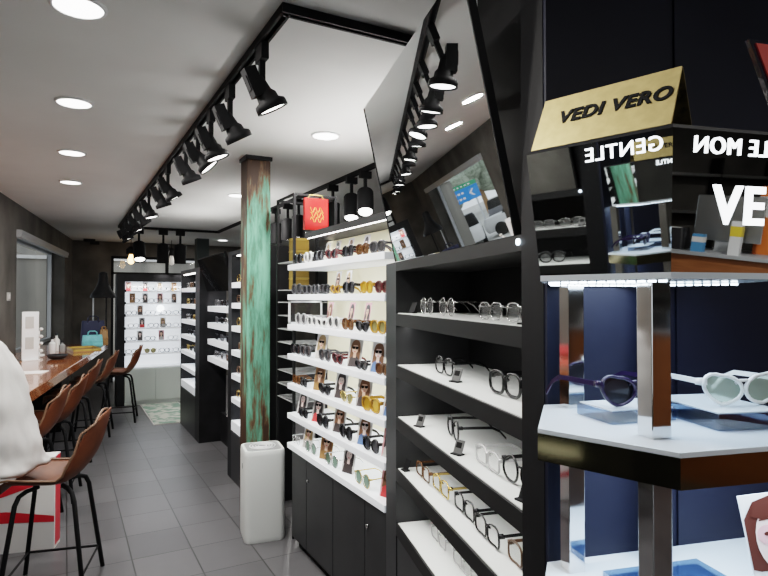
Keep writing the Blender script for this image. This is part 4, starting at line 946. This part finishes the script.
# ------------------------------------------------------------------ outdoors beyond the glass
struct(MB().box(-60, -1.75, -20, 120, -.3, -.15).box(-1.75, 14, YB + .3, 120, -.3, -.15).box(-3, 14, -30, YF - .4, -.3, -.15).build('ground_outside', M['conc']))
f = struct(MB().box(-1.15, 9, 15.8, 18, -.15, 9).build('trim_outside', M['facade']))
MB().box(-1.155, 9.0, 15.74, 15.8, 2.6, 2.68).box(-1.155, 9, 15.7, 15.8, 3.6, 3.9).build('ledge', M['ppale'], f)
for i, (x, y, s) in enumerate(((-5, 44, 1.7), (-9, 52, 2.2), (-13, 60, 2.6), (-3.0, 38, 1.3), (-17, 70, 3), (-7, 64, 2.4))):
    t = thing('street_tree', f'leafy tree outside the street window, {ORD[i]} along the pavement', 'tree', (x, y, -.15), 0, 'trees outside the street window')
    m = MB(); rnd = random.Random(i)
    for q in range(9): m.ball((rnd.uniform(-.9, .9) * s, rnd.uniform(-.6, .6) * s, (1.9 + rnd.uniform(-.6, .8)) * s), .7 * s, .6 * s, .55 * s, 10)
    m.build('crown', M['leaf'], t, True); MB().cyl((0, 0, 0), (0, 0, 1.6 * s), .12 * s, .08 * s).build('trunk', M['tan'], t)
t = thing('road_sign', 'large blue road sign with white arrow on grey posts outside the street window', 'road sign', (-3.6, 30, -.15), R(-9)); t.scale = (1.05, 1, .755)
MB().box(-.95, .95, 0, .04, 2.55, 3.5).build('blue_board', M['signblue'], t); MB().box(-.95, .95, 0, .04, 3.52, 3.8).build('green_board', M['signgreen'], t)
for x in (-.7, .7): MB().cyl((x, .08, 0), (x, .08, 3.8), .04).build('post', M['alu'], t)
m = MB()
m.poly([(-.70, -.004, 3.28), (-.60, -.004, 3.28), (-.42, -.004, 3.03), (-.60, -.004, 2.78), (-.70, -.004, 2.78), (-.54, -.004, 3.03)])
for j, z in enumerate((3.2, 2.82)):
    for i in range(5 - j): m.box(-.15 + .2 * i, -.02 + .2 * i, -.004, -.002, z - .07, z + .07)
for i in range(6): m.box(-.6 + .2 * i, -.5 + .2 * i, -.004, -.002, 3.6, 3.7)
m.build('lettering', M['ppale'], t)
def car(x, y, rz, m_, label):
    t = thing('car', label, 'car', (x, y, -.15), R(rz), 'cars outside the street window')
    MB().rings([[(px, yy, z) for px, yy in rrect(.85 * s, 2.1 * s2, .3)] for s, s2, z in ((.95, .97, .25), (1, 1, .4), (1, 1, .75), (.97, .96, .9))]).build('body', m_, t, True, auto=40)
    MB().rings([[(px, yy - .1, z) for px, yy in rrect(.8 * s, 1.25 * s2, .3)] for s, s2, z in ((1, 1, .9), (.92, .8, 1.3), (.85, .7, 1.42))]).build('cabin', M['ink'], t, True, auto=40)
    for sx in (-.78, .78):
        for sy in (-1.3, 1.3): MB().cyl((sx - .1, sy, .3), (sx + .1, sy, .3), .3, n=18).build('wheel', M['ink'], t)
car(-2.4, 26, 10, M['carwhite'], 'white car parked outside the street window'); car(-6.6, 36, 12, M['carred'], 'dark car parked outside the street window'); car(-5.4, 25, -60, M['carwhite'], 'white car turning in the street outside')

# ------------------------------------------------------------------ world and view
w = bpy.data.worlds.new('overcast'); bpy.context.scene.world = w; w.use_nodes = True
nt = w.node_tree; bg = nt.nodes['Background']; sky = nt.nodes.new('ShaderNodeTexSky'); sky.sky_type = 'HOSEK_WILKIE'; sky.turbidity = 8; sky.ground_albedo = .4
sky.sun_direction = (-.3, -.5, .8)
mx = nt.nodes.new('ShaderNodeMix'); mx.data_type = 'RGBA'; mx.inputs[0].default_value = .75; mx.inputs[7].default_value = (.85, .93, 1, 1)
nt.links.new(sky.outputs[0], mx.inputs[6]); nt.links.new(mx.outputs[2], bg.inputs[0]); bg.inputs[1].default_value = 1.9
sc = bpy.context.scene
sc.view_settings.view_transform = 'Filmic'; sc.view_settings.look = 'Medium High Contrast'; sc.view_settings.exposure = 0.0
sc.cycles.max_bounces = 8; sc.cycles.diffuse_bounces = 4; sc.cycles.glossy_bounces = 6; sc.cycles.transmission_bounces = 6; sc.cycles.transparent_max_bounces = 12
sc.cycles.use_denoising = True; sc.cycles.sample_clamp_indirect = 6; sc.cycles.caustics_reflective = False; sc.cycles.caustics_refractive = False
